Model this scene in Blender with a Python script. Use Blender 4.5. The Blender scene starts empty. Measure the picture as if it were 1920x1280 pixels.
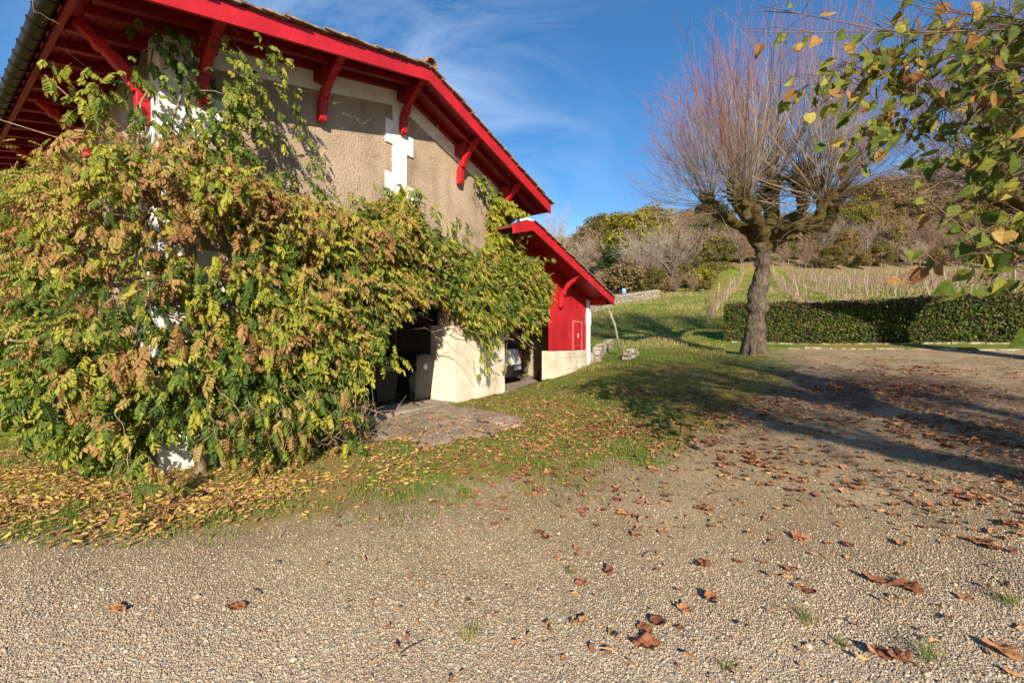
import bpy, math, random
import numpy as np
from mathutils import Vector, noise as mnoise
random.seed(7); rng = np.random.default_rng(7)
scene = bpy.context.scene
COL = scene.collection
R = math.radians
EYE = 1.6
# ------------------------------------------------------------------ camera, sky, sun, exposure
cam_d = bpy.data.cameras.new('camera'); cam = bpy.data.objects.new('camera', cam_d); COL.objects.link(cam)
cam.location = (0, 0, EYE); cam.rotation_euler = (R(90), 0, 0)
cam_d.lens = 15.0; cam_d.sensor_width = 36; cam_d.clip_end = 3000; cam_d.clip_start = 0.05
scene.camera = cam
SUN_EL, SUN_AZ = R(23), math.atan2(.10, -1.0)       # azimuth from +Y towards +X
sd = bpy.data.lights.new('sun', 'SUN'); sun = bpy.data.objects.new('sun', sd); COL.objects.link(sun)
sd.energy = 5.0; sd.angle = R(.55); sd.color = (1, .87, .69)
S = Vector((math.sin(SUN_AZ)*math.cos(SUN_EL), math.cos(SUN_AZ)*math.cos(SUN_EL), math.sin(SUN_EL)))
sun.rotation_euler = S.to_track_quat('Z', 'Y').to_euler(); sun.location = (0, -20, 30)
W = bpy.data.worlds.new('World'); scene.world = W; W.use_nodes = True
nt = W.node_tree; N = nt.nodes; L = nt.links
bg = N['Background']
sky = N.new('ShaderNodeTexSky'); sky.sky_type = 'NISHITA'; sky.sun_disc = False
sky.sun_elevation = SUN_EL; sky.sun_rotation = SUN_AZ; sky.air_density = 1.0; sky.dust_density = .25; sky.ozone_density = 3.0
bg.inputs['Strength'].default_value = .094
tc = N.new('ShaderNodeTexCoord'); mp = N.new('ShaderNodeMapping'); mp.inputs['Rotation'].default_value = (R(25), R(-38), R(20))
mp.inputs['Scale'].default_value = (2.2, 9, 5)
n1 = N.new('ShaderNodeTexNoise'); n1.inputs['Scale'].default_value = 1.3; n1.inputs['Detail'].default_value = 9; n1.inputs['Roughness'].default_value = .62; n1.inputs['Distortion'].default_value = .5
mp2 = N.new('ShaderNodeMapping'); mp2.inputs['Location'].default_value = (.4, .1, .3)
n2 = N.new('ShaderNodeTexNoise'); n2.inputs['Scale'].default_value = 2.0; n2.inputs['Detail'].default_value = 3
L.new(tc.outputs['Generated'], mp.inputs[0]); L.new(mp.outputs[0], n1.inputs[0]); L.new(tc.outputs['Generated'], mp2.inputs[0]); L.new(mp2.outputs[0], n2.inputs[0])
r1 = N.new('ShaderNodeMapRange'); r1.inputs[1].default_value = .38; r1.inputs[2].default_value = 1.0
r2 = N.new('ShaderNodeMapRange'); r2.inputs[1].default_value = .35; r2.inputs[2].default_value = .6
L.new(n1.outputs[0], r1.inputs[0]); L.new(n2.outputs[0], r2.inputs[0])
# cirrus lies to the north-north-west of the yard: weight by direction
dt = N.new('ShaderNodeVectorMath'); dt.operation = 'DOT_PRODUCT'; dt.inputs[1].default_value = Vector((-.20, 1, .55)).normalized()
L.new(tc.outputs['Generated'], dt.inputs[0])
r3 = N.new('ShaderNodeMapRange'); r3.inputs[1].default_value = .80; r3.inputs[2].default_value = .99; L.new(dt.outputs['Value'], r3.inputs[0])
m1 = N.new('ShaderNodeMath'); m1.operation = 'MULTIPLY'; m2 = N.new('ShaderNodeMath'); m2.operation = 'MULTIPLY'
L.new(r1.outputs[0], m1.inputs[0]); L.new(r2.outputs[0], m1.inputs[1]); L.new(m1.outputs[0], m2.inputs[0]); L.new(r3.outputs[0], m2.inputs[1])
mx = N.new('ShaderNodeMix'); mx.data_type = 'RGBA'; mx.inputs['B'].default_value = (6.0, 6.6, 7.6, 1)
L.new(m2.outputs[0], mx.inputs['Factor']); L.new(sky.outputs[0], mx.inputs['A'])
hs = N.new('ShaderNodeHueSaturation'); hs.inputs['Saturation'].default_value = 1.24
L.new(mx.outputs['Result'], hs.inputs['Color']); L.new(hs.outputs[0], bg.inputs['Color'])
scene.view_settings.view_transform = 'Standard'; scene.view_settings.look = 'None'
scene.view_settings.exposure = 0.98; scene.view_settings.gamma = 1
scene.render.engine = 'CYCLES'
scene.cycles.max_bounces = 6; scene.cycles.transparent_max_bounces = 4

# ------------------------------------------------------------------ helpers
def tag(o, label=None, cat=None, group=None, kind=None):
    if label: o['label'] = label
    if cat: o['category'] = cat
    if group: o['group'] = group
    if kind: o['kind'] = kind
    return o
def thing(name, label, cat, loc=(0, 0, 0), group=None):
    o = bpy.data.objects.new(name, None); COL.objects.link(o); o.location = loc; o.empty_display_size = .2
    return tag(o, label, cat, group)
def link(name, me, parent=None):
    o = bpy.data.objects.new(name, me); COL.objects.link(o)
    if parent is not None:
        o.parent = parent; o.location = tuple(-c for c in parent.location) if parent.parent is None and parent.type == 'EMPTY' else (0, 0, 0)
    return o
def np_mesh(name, V, faces, mat, tint=None, smooth=False, mats=None, mat_idx=None):
    """faces: list of int arrays (n,k). tint: per-vertex float."""
    V = np.asarray(V, dtype=np.float32)
    me = bpy.data.meshes.new(name)
    faces = [np.asarray(f, dtype=np.int32) for f in faces if len(f)]
    loops = np.concatenate([f.ravel() for f in faces]); tot = np.concatenate([np.full(len(f), f.shape[1], np.int32) for f in faces])
    start = np.concatenate([[0], np.cumsum(tot)[:-1]]).astype(np.int32)
    me.vertices.add(len(V)); me.vertices.foreach_set('co', V.ravel())
    me.loops.add(len(loops)); me.loops.foreach_set('vertex_index', loops)
    me.polygons.add(len(tot)); me.polygons.foreach_set('loop_start', start)
    try: me.polygons.foreach_set('loop_total', tot)
    except Exception: pass
    if tint is not None:
        a = me.attributes.new('tint', 'FLOAT', 'POINT'); a.data.foreach_set('value', np.asarray(tint, dtype=np.float32))
    me.polygons.foreach_set('use_smooth', np.full(len(tot), smooth))
    if mats:
        for m in mats: me.materials.append(m)
        if mat_idx is not None: me.polygons.foreach_set('material_index', np.asarray(mat_idx, dtype=np.int32))
    else: me.materials.append(mat)
    me.update(calc_edges=True); me.validate()
    return me
class MB:
    """collects boxes, prisms and tubes into ONE mesh, in any frame."""
    def __init__(s, fr=None): s.v = []; s.f = []; s.fr = fr or (lambda a, b, c: (a, b, c))
    def poly(s, pts, faces):
        n = len(s.v); s.v += [tuple(s.fr(*p)) for p in pts]; s.f += [tuple(i+n for i in f) for f in faces]
    def box(s, x0, x1, y0, y1, z0, z1):
        s.poly([(x0,y0,z0),(x1,y0,z0),(x1,y1,z0),(x0,y1,z0),(x0,y0,z1),(x1,y0,z1),(x1,y1,z1),(x0,y1,z1)],
               [(0,3,2,1),(4,5,6,7),(0,1,5,4),(1,2,6,5),(2,3,7,6),(3,0,4,7)])
    def prism(s, prof, a0, a1, order):
        """prof list of 2-tuples, extruded a0..a1; order(p, q, a)->(x,y,z)"""
        n = len(prof); pts = [order(p, q, a0) for p, q in prof] + [order(p, q, a1) for p, q in prof]
        s.poly(pts, [tuple(range(n))[::-1], tuple(range(n, 2*n))] + [(i, (i+1) % n, n+(i+1) % n, n+i) for i in range(n)])
    def tube(s, path, rad, sides=8, cap=True):
        path = [Vector(p) for p in path]; n0 = None; rings = []
        rad = rad if isinstance(rad, (list, tuple)) else [rad]*len(path)
        for i, p in enumerate(path):
            d = (path[min(i+1, len(path)-1)] - path[max(i-1, 0)]).normalized()
            if n0 is None: n0 = d.orthogonal().normalized()
            n0 = (n0 - d*n0.dot(d)).normalized(); b = d.cross(n0)
            rings.append([p + (n0*math.cos(2*math.pi*k/sides) + b*math.sin(2*math.pi*k/sides))*rad[i] for k in range(sides)])
        pts = [tuple(q) for r in rings for q in r]; fs = []
        for i in range(len(rings)-1):
            for k in range(sides): fs.append((i*sides+k, i*sides+(k+1) % sides, (i+1)*sides+(k+1) % sides, (i+1)*sides+k))
        if cap: fs += [tuple(range(sides))[::-1], tuple(range((len(rings)-1)*sides, len(rings)*sides))]
        s.poly(pts, fs)
    def build(s, name, mat, parent=None, smooth=False, bevel=0, mods=None):
        me = bpy.data.meshes.new(name); me.from_pydata(s.v, [], s.f); me.materials.append(mat)
        import bmesh
        bm = bmesh.new(); bm.from_mesh(me); bmesh.ops.recalc_face_normals(bm, faces=bm.faces); bm.to_mesh(me); bm.free()
        if smooth:
            for p in me.polygons: p.use_smooth = True
        o = link(name, me, parent)
        if bevel:
            b = o.modifiers.new('bevel', 'BEVEL'); b.width = bevel; b.segments = 2; b.limit_method = 'ANGLE'
        return o
def tubes(P, Rd, sides=3):
    """P (N,K,3), Rd (N,K) -> verts, quads, vertex param along (0..1)"""
    Nn, K, _ = P.shape
    D = np.gradient(P, axis=1); D /= (np.linalg.norm(D, axis=2, keepdims=True)+1e-9)
    ref = np.where(np.abs(D[..., 2:3]) > .9, np.array([1., 0, 0]), np.array([0., 0, 1]))
    A = np.cross(D, ref); A /= (np.linalg.norm(A, axis=2, keepdims=True)+1e-9); B = np.cross(D, A)
    ang = np.arange(sides)*2*np.pi/sides
    V = P[:, :, None, :] + Rd[:, :, None, None]*(A[:, :, None, :]*np.cos(ang)[None, None, :, None] + B[:, :, None, :]*np.sin(ang)[None, None, :, None])
    idx = np.arange(Nn*K*sides).reshape(Nn, K, sides)
    a = idx[:, :-1, :]; b = np.roll(a, -1, axis=2); d = idx[:, 1:, :]; c = np.roll(d, -1, axis=2)
    F = np.stack([a, b, c, d], -1).reshape(-1, 4)
    par = np.broadcast_to(np.linspace(0, 1, K)[None, :, None], (Nn, K, sides)).reshape(-1)
    return V.reshape(-1, 3), F, par
def basis(fwd, nrm):
    f = fwd/(np.linalg.norm(fwd, axis=1, keepdims=True)+1e-9)
    n = nrm - f*np.sum(f*nrm, axis=1, keepdims=True); n /= (np.linalg.norm(n, axis=1, keepdims=True)+1e-9)
    x = np.cross(f, n)
    return np.stack([x, f, n], axis=2)           # columns x, fwd, normal
def stamp(TV, TF, pos, B, sc):
    """instance template verts (m,3)/faces list at pos with bases and scales -> verts, faces list"""
    n = len(pos); m = len(TV)
    sc = np.asarray(sc); sc = sc[:, None, None] if sc.ndim == 1 else sc[:, None, :]
    V = np.einsum('nij,nmj->nmi', B, TV[None]*sc) + pos[:, None, :]
    return V.reshape(-1, 3), [(np.asarray(f)[None] + (np.arange(n)*m)[:, None, None]).reshape(-1, np.asarray(f).shape[1]) for f in TF]
def merge(parts):
    Vs = []; Fs = {}; Ts = []; o = 0
    for V, F, T in parts:
        Vs.append(V); Ts.append(T)
        for f in F:
            if len(f): Fs.setdefault(f.shape[1], []).append(f + o)
        o += len(V)
    return np.concatenate(Vs), [np.concatenate(v) for v in Fs.values()], np.concatenate(Ts)
def vnoise(P, sc, off=0.):
    """cheap smooth pseudo-noise in about -1..1 for arrays"""
    p = np.asarray(P)*sc + off; x, y, z = p[..., 0], p[..., 1], p[..., 2]
    return (np.sin(x*1.7+1.3*np.sin(y*1.1+z*.7)) + np.sin(y*1.9+1.7*np.sin(z*1.3+x*.6)+2) + np.sin(z*2.1+1.1*np.sin(x*1.5+y*.9)+4))/2.2
def pxw(x, y, Y): return Vector(((x-960)/800*Y, Y, EYE+(640-y)/800*Y))

# ------------------------------------------------------------------ materials
def mat(name, rough=.8, spec=.3):
    m = bpy.data.materials.new(name); m.use_nodes = True
    b = m.node_tree.nodes['Principled BSDF']; b.inputs['Roughness'].default_value = rough; b.inputs['Specular IOR Level'].default_value = spec
    return m, m.node_tree, b
def nn(t, typ, **k):
    n = t.nodes.new(typ)
    for a, v in k.items():
        if a in n.inputs: n.inputs[a].default_value = v
        else: setattr(n, a, v)
    return n
def ramp(t, stops, interp='LINEAR'):
    r = t.nodes.new('ShaderNodeValToRGB'); r.color_ramp.interpolation = interp; e = r.color_ramp.elements
    while len(e) < len(stops): e.new(.5)
    for i, (p, c) in enumerate(stops): e[i].position = p; e[i].color = (*c, 1) if len(c) == 3 else c
    return r
def noise_tex(t, scale, detail=5, rough=.55, coord='Object', dist=0, sc3=None):
    tc = t.nodes.new('ShaderNodeTexCoord'); n = t.nodes.new('ShaderNodeTexNoise')
    n.inputs['Scale'].default_value = scale; n.inputs['Detail'].default_value = detail; n.inputs['Roughness'].default_value = rough; n.inputs['Distortion'].default_value = dist
    if sc3:
        m = t.nodes.new('ShaderNodeMapping'); m.inputs['Scale'].default_value = sc3; t.links.new(tc.outputs[coord], m.inputs[0]); t.links.new(m.outputs[0], n.inputs[0])
    else: t.links.new(tc.outputs[coord], n.inputs[0])
    return n
def mixc(t, fac, a, b, blend='MIX'):
    m = t.nodes.new('ShaderNodeMix'); m.data_type = 'RGBA'; m.blend_type = blend
    for s, k in ((fac, 'Factor'), (a, 'A'), (b, 'B')):
        if hasattr(s, 'links') or isinstance(s, bpy.types.NodeSocket): t.links.new(s, m.inputs[k])
        elif k == 'Factor': m.inputs[k].default_value = s
        else: m.inputs[k].default_value = (*s, 1)
    return m.outputs['Result']
def bump(t, b, h, strength=.5, dist=.01, nrm=None):
    bu = t.nodes.new('ShaderNodeBump'); bu.inputs['Strength'].default_value = strength; bu.inputs['Distance'].default_value = dist
    t.links.new(h, bu.inputs['Height'])
    if nrm: t.links.new(nrm, bu.inputs['Normal'])
    t.links.new(bu.outputs[0], b.inputs['Normal']); return bu.outputs[0]
def simple(name, c1, c2, scale=4, rough=.8, spec=.3, bscale=None, bs=.3, bd=.01, sc3=None, detail=6, lo=.35, hi=.65):
    m, t, b = mat(name, rough, spec)
    n = noise_tex(t, scale, detail, sc3=sc3); r = ramp(t, [(lo, c1), (hi, c2)]); t.links.new(n.outputs[0], r.inputs[0]); t.links.new(r.outputs[0], b.inputs['Base Color'])
    if bscale: nb = noise_tex(t, bscale, 4, sc3=sc3); bump(t, b, nb.outputs[0], bs, bd)
    return m
def leafmat(name, stops, trans=.35, rough=.55, spec=.25, jitter=True):
    m, t, b = mat(name, rough, spec)
    a = t.nodes.new('ShaderNodeAttribute'); a.attribute_name = 'tint'
    r = ramp(t, stops); t.links.new(a.outputs['Fac'], r.inputs[0]); c = r.outputs[0]
    if jitter:
        n = noise_tex(t, 60, 2); rr = ramp(t, [(.3, (.72, .72, .72)), (.7, (1.2, 1.2, 1.15))]); t.links.new(n.outputs[0], rr.inputs[0]); c = mixc(t, 1.0, c, rr.outputs[0], 'MULTIPLY')
    t.links.new(c, b.inputs['Base Color'])
    tr = t.nodes.new('ShaderNodeBsdfTranslucent'); t.links.new(c, tr.inputs[0])
    ms = t.nodes.new('ShaderNodeMixShader'); ms.inputs[0].default_value = trans
    t.links.new(b.outputs[0], ms.inputs[1]); t.links.new(tr.outputs[0], ms.inputs[2]); t.links.new(ms.outputs[0], t.nodes['Material Output'].inputs[0])
    return m
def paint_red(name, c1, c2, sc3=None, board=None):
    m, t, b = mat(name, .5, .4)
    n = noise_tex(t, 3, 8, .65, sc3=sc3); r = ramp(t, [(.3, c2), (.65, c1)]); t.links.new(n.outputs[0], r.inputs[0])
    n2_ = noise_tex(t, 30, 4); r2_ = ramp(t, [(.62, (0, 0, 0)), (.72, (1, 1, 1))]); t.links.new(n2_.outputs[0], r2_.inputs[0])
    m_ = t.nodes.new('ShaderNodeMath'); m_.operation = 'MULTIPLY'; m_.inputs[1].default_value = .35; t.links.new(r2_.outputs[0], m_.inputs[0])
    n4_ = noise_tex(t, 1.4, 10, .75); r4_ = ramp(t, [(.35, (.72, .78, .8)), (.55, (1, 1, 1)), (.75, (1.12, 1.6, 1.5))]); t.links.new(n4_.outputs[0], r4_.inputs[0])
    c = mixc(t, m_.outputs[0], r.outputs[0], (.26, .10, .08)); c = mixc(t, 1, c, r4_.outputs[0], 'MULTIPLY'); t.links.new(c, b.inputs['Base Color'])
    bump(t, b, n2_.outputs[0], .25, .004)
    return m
M = {}
M['red'] = paint_red('red_paint', (.44, .010, .018), (.34, .009, .014))
M['red_board'] = paint_red('red_board_paint', (.42, .010, .018), (.30, .009, .014), sc3=(1, 1, .25))
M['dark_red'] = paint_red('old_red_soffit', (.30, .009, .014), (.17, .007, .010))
def render_mat():
    m, t, b = mat('roughcast_render', .95, .1)
    n = noise_tex(t, 1.2, 8, .7); r = ramp(t, [(.30, (.22, .17, .12)), (.48, (.35, .27, .195)), (.70, (.44, .345, .255))]); t.links.new(n.outputs[0], r.inputs[0])
    n3 = noise_tex(t, 2.5, 6, .7, sc3=(1, 1, .18)); r3_ = ramp(t, [(.50, (1, 1, 1)), (.72, (.70, .67, .63))]); t.links.new(n3.outputs[0], r3_.inputs[0])
    c = mixc(t, 1, r.outputs[0], r3_.outputs[0], 'MULTIPLY'); t.links.new(c, b.inputs['Base Color'])
    v = noise_tex(t, 34, 4, .6, dist=.6); bump(t, b, v.outputs[0], 1.0, .028)
    return m
M['render'] = render_mat()
def white_mat():
    m, t, b = mat('whitewashed_plaster', .85, .2)
    n = noise_tex(t, 2.2, 8, .7); r = ramp(t, [(.3, (.55, .52, .46)), (.55, (.74, .72, .68))]); t.links.new(n.outputs[0], r.inputs[0])
    n2_ = noise_tex(t, 12, 8, .7); r2_ = ramp(t, [(.66, (1, 1, 1)), (.74, (.45, .40, .33))]); t.links.new(n2_.outputs[0], r2_.inputs[0])
    t.links.new(mixc(t, 1, r.outputs[0], r2_.outputs[0], 'MULTIPLY'), b.inputs['Base Color']); bump(t, b, n2_.outputs[0], .5, .008)
    return m
M['white'] = white_mat()
M['limestone'] = simple('limestone', (.42, .35, .26), (.62, .545, .44), 1.6, .9, .15, 14, .6, .015, detail=9)
M['interior'] = simple('old_interior_wall', (.30, .24, .17), (.44, .36, .27), 1.5, .95, .1, 12, .5, .02)
M['concrete'] = simple('worn_concrete', (.18, .15, .115), (.32, .265, .205), 2.5, .95, .1, 60, .4, .004, detail=10)
M['joint'] = simple('mortar_joint', (.28, .20, .13), (.36, .28, .2), 8)
M['gutter'] = simple('brown_gutter', (.013, .007, .005), (.024, .012, .009), 3, .4, .3)
M['tile'] = simple('clay_tile', (.16, .075, .045), (.34, .17, .10), 6, .9, .1, 30, .5, .01, detail=8)
M['old_tile'] = simple('lichen_tile', (.12, .085, .06), (.32, .25, .18), 9, .95, .1, 30, .6, .01, detail=8)
M['grey_wood'] = simple('weathered_wood', (.20, .165, .13), (.34, .29, .24), 5, .9, .1, 40, .4, .005, sc3=(4, 4, .4))
M['dark_wood'] = simple('dark_wood', (.045, .03, .022), (.10, .07, .05), 5, .85, .2)
M['vine_wood'] = simple('vine_wood', (.16, .115, .075), (.30, .23, .16), 12, .9, .1)
M['black_plastic'] = simple('black_plastic', (.006, .0065, .007), (.012, .013, .014), 3, .4, .4)
M['grey_plastic'] = simple('grey_plastic', (.10, .11, .12), (.2, .2, .21), 3, .5)
M['white_paint'] = simple('white_car_paint', (.60, .61, .63), (.66, .67, .68), 1, .22, .5)
M['glass'] = simple('dark_glass', (.02, .024, .028), (.03, .034, .04), 1, .08, .6)
M['rubber'] = simple('tyre_rubber', (.012, .012, .012), (.025, .025, .025), 9, .8)
M['metal'] = simple('dull_metal', (.30, .30, .30), (.42, .42, .42), 3, .35, .6)
M['red_lens'] = simple('red_lens', (.25, .01, .01), (.32, .015, .015), 3, .15, .6)
M['blue_sign'] = simple('blue_sign', (.03, .10, .42), (.04, .12, .48), 3, .4)
M['mossy'] = simple('mossy_limestone', (.11, .10, .045), (.38, .32, .24), 4.5, .95, .1, 14, .8, .03, detail=9, lo=.44, hi=.62)
def stone_mat(name, c1, c2, c3):
    m, t, b = mat(name, .95, .1)
    tcx = t.nodes.new('ShaderNodeTexCoord'); mpx = t.nodes.new('ShaderNodeMapping'); mpx.inputs['Scale'].default_value = (1, 1, 2.0); t.links.new(tcx.outputs['Object'], mpx.inputs[0])
    v = t.nodes.new('ShaderNodeTexVoronoi'); v.inputs['Scale'].default_value = 3.2; t.links.new(mpx.outputs[0], v.inputs[0])
    sx = t.nodes.new('ShaderNodeSeparateColor'); t.links.new(v.outputs['Color'], sx.inputs[0])
    r = ramp(t, [(0, c1), (.5, c2), (1, c3)]); t.links.new(sx.outputs[0], r.inputs[0])
    v2 = t.nodes.new('ShaderNodeTexVoronoi'); v2.feature = 'DISTANCE_TO_EDGE'; v2.inputs['Scale'].default_value = 3.2; t.links.new(mpx.outputs[0], v2.inputs[0])
    rr = ramp(t, [(0, (.25, .22, .18)), (.08, (1, 1, 1))]); t.links.new(v2.outputs[0], rr.inputs[0])
    t.links.new(mixc(t, 1, r.outputs[0], rr.outputs[0], 'MULTIPLY'), b.inputs['Base Color']); bump(t, b, v2.outputs[0], 1, .05)
    return m
M['drystone'] = stone_mat('dry_stone', (.22, .18, .14), (.38, .33, .27), (.30, .27, .22))
def bark_mat(name, c_dark, c_light, moss=(.085, .065, .02), z0=None):
    m, t, b = mat(name, .95, .1)
    n = noise_tex(t, 5, 8, .7, sc3=(3.2, 3.2, .8)); r = ramp(t, [(.32, c_dark), (.62, c_light)]); t.links.new(n.outputs[0], r.inputs[0])
    nm = noise_tex(t, 1.8, 7, .7); 
    g = t.nodes.new('ShaderNodeTexCoord'); sp = t.nodes.new('ShaderNodeSeparateXYZ'); t.links.new(g.outputs['Object'], sp.inputs[0])
    mr = nn(t, 'ShaderNodeMapRange'); mr.inputs[1].default_value = 1.2; mr.inputs[2].default_value = 4.2; t.links.new(sp.outputs[2], mr.inputs[0])
    mr.inputs[3].default_value = -.15; mr.inputs[4].default_value = .42
    ad = nn(t, 'ShaderNodeMath'); ad.operation = 'ADD'; t.links.new(nm.outputs[0], ad.inputs[0]); t.links.new(mr.outputs[0], ad.inputs[1])
    rm = ramp(t, [(.62, (0, 0, 0)), (.80, (1, 1, 1))]); t.links.new(ad.outputs[0], rm.inputs[0])
    t.links.new(mixc(t, rm.outputs[0], r.outputs[0], moss), b.inputs['Base Color'])
    nb = noise_tex(t, 9, 8, .75, sc3=(3, 3, .7)); bump(t, b, nb.outputs[0], 1, .05)
    return m
M['bark'] = bark_mat('lime_bark', (.030, .023, .017), (.17, .135, .10))
M['bark_far'] = simple('far_bark', (.12, .10, .085), (.28, .24, .20), 2)
def shoot_mat():
    m, t, b = mat('lime_shoots', .7, .2)
    a = t.nodes.new('ShaderNodeAttribute'); a.attribute_name = 'tint'
    r = ramp(t, [(0, (.12, .09, .06)), (.3, (.23, .185, .13)), (.55, (.18, .12, .085)), (.8, (.17, .07, .06)), (1, (.20, .048, .065))]); t.links.new(a.outputs['Fac'], r.inputs[0]); t.links.new(r.outputs[0], b.inputs['Base Color'])
    return m
M['shoots'] = shoot_mat()
WIST = [(0, (.030, .060, .012)), (.25, (.075, .115, .016)), (.45, (.18, .195, .025)), (.58, (.27, .255, .032)), (.70, (.24, .18, .055)), (.85, (.245, .135, .052)), (1, (.18, .09, .042))]
M['wist'] = leafmat('wisteria_leaves', [(p, (c[0]*1.35, c[1]*1.35, c[2]*1.3)) for p, c in WIST], .30)
M['lime_leaf'] = leafmat('lime_leaves', [(0, (.07, .115, .016)), (.4, (.20, .22, .03)), (.6, (.36, .33, .06)), (.8, (.40, .23, .07)), (1, (.24, .10, .04))], .42)
M['litter'] = leafmat('litter', [(0, (.12, .15, .02)), (.3, (.54, .42, .07)), (.6, (.52, .30, .12)), (.8, (.40, .21, .10)), (1, (.24, .11, .06))], .12, .7)
M['brown_leaf'] = leafmat('brown_leaf', [(0, (.42, .21, .10)), (.5, (.30, .12, .06)), (1, (.15, .058, .036))], .12, .65)
M['grass'] = leafmat('grass_blades', [(0, (.08, .16, .02)), (.4, (.16, .22, .035)), (.7, (.32, .29, .09)), (1, (.48, .38, .19))], .3, .6, jitter=False)
M['hedge'] = leafmat('hedge_leaves', [(0, (.022, .045, .010)), (.4, (.06, .095, .016)), (.7, (.17, .17, .03)), (.88, (.20, .11, .05)), (1, (.12, .06, .035))], .25)
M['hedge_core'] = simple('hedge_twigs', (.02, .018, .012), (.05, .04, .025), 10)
M['cane'] = simple('vine_canes', (.14, .085, .06), (.26, .17, .12), 3)
M['stake'] = simple('grey_stake', (.20, .165, .13), (.35, .30, .25), 2)

# ------------------------------------------------------------------ terrain
U = np.array([.5700, .8216]); U = U/np.linalg.norm(U); Vv = np.array([-U[1], U[0]]); PM = np.array([-2.08, 7.83])
def B(t, s, z): return (PM[0]+U[0]*t+Vv[0]*s, PM[1]+U[1]*t+Vv[1]*s, z+EYE)     # building frame; z relative to eye
FLOOR = -1.27
cps = [(0, -8, 0), (-8, -8, 0), (8, -8, .2), (0, 0, 0), (0, 3, .02), (-4, 3.5, .03), (-7, 5, .05), (-3, 4.6, .06), (-2.4, 6.3, .16), (-.8, 5.8, .19), (1.5, 5, .22), (4, 4, .36), (8, 4, .62), (13, 4, .85), (14, -6, .5),
       (-1.1, 9.0, .325), (0, 10.6, .35), (2.65, 14.65, .81), (.9, 12.3, .47), (3.5, 9.5, .66), (7.1, 12.5, 1.24), (8.2, 16.5, 1.6), (14.2, 11.8, 1.5), (12.6, 10.5, 1.2), (8.7, 14.3, 1.33), (20, 8, 1.4), (10, 8, 1.0),
       (-8, 9, .1), (-4, 12, .2), (-12, 20, .5), (-25, 10, -.2), (-30, -20, -.5), (30, -20, 0)]
def cpx(x, y, Y): p = pxw(x, y, Y); return (p.x, p.y, p.z)
cps += [cpx(1110, 585, 30), cpx(1240, 560, 40), cpx(1330, 607, 22), cpx(1600, 578, 23), cpx(1900, 568, 19), cpx(1500, 530, 55), cpx(1700, 530, 50), cpx(1900, 528, 48),
        cpx(1500, 506, 85), cpx(1700, 502, 88), cpx(1900, 494, 90), cpx(1350, 545, 55), cpx(1180, 552, 52), cpx(1100, 490, 110), cpx(1250, 458, 105), cpx(1450, 432, 135), cpx(1700, 375, 140), cpx(1920, 355, 140), cpx(1600, 455, 110), cpx(1850, 440, 110), cpx(2300, 400, 100),
        (-40, 70, 4), (-10, 60, 5), (-90, 60, 2), (-20, 130, 14), (-90, 140, 10), (60, 190, 52), (150, 170, 50), (230, 120, 45), (120, 20, 12), (60, 10, 5), (-60, 0, -1), (0, 230, 45)]
CP = np.array(cps, dtype=float)
def tps_k(r2): return np.where(r2 > 1e-9, .5*r2*np.log(r2+1e-12), 0)
_n = len(CP); _K = tps_k(((CP[:, None, :2]-CP[None, :, :2])**2).sum(-1)) + np.eye(_n)*.35
_P = np.c_[np.ones(_n), CP[:, :2]]; _A = np.block([[_K, _P], [_P.T, np.zeros((3, 3))]])
_w = np.linalg.solve(_A, np.r_[CP[:, 2], 0, 0, 0])
def H(x, y):
    x = np.asarray(x, float); y = np.asarray(y, float); sh = x.shape; x = x.ravel(); y = y.ravel(); out = np.empty_like(x)
    for i in range(0, len(x), 40000):
        a, b = np.clip(x[i:i+40000], -150, 260), np.clip(y[i:i+40000], -60, 230)
        k = tps_k((a[:, None]-CP[None, :, 0])**2 + (b[:, None]-CP[None, :, 1])**2)
        out[i:i+40000] = k@_w[:_n] + _w[_n] + _w[_n+1]*a + _w[_n+2]*b
    und = np.stack([x, y, 0*x], 1); out = out + (.012*vnoise(und, 1.3)+.005*vnoise(und, 4.1, 3))*np.clip((26-np.hypot(x, y))/6, 0, 1)
    # under the building the ground is levelled
    p = np.c_[x, y]-PM; t = p@U; s = p@Vv
    ins = (t > -3.45) & (t < 8.1) & (s > .25) & (s < 11)
    out = np.where(ins, np.minimum(out, .2), out)
    return out.reshape(sh)
def Hs(x, y): return float(H(np.array([x]), np.array([y]))[0])
def proj(x, y, z):
    yy = np.maximum(y, .3); return 960+800*x/yy, 640-800*(z-EYE)/yy
def inpoly(px_, py_, poly):
    c = np.zeros(px_.shape, bool); n = len(poly)
    for i in range(n):
        x0, y0 = poly[i]; x1, y1 = poly[(i+1) % n]
        cond = ((y0 > py_) != (y1 > py_)) & (px_ < (x1-x0)*(py_-y0)/((y1-y0)+1e-9)+x0)
        c ^= cond
    return c
def interp_line(pts, x): a = np.array(pts); return np.interp(x, a[:, 0], a[:, 1])
EDGE = [(-400, 1080), (0, 1030), (300, 1000), (600, 965), (850, 930), (1050, 905), (1200, 880), (1320, 825), (1400, 760), (1500, 735), (1700, 745), (1800, 700), (1950, 668)]
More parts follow.
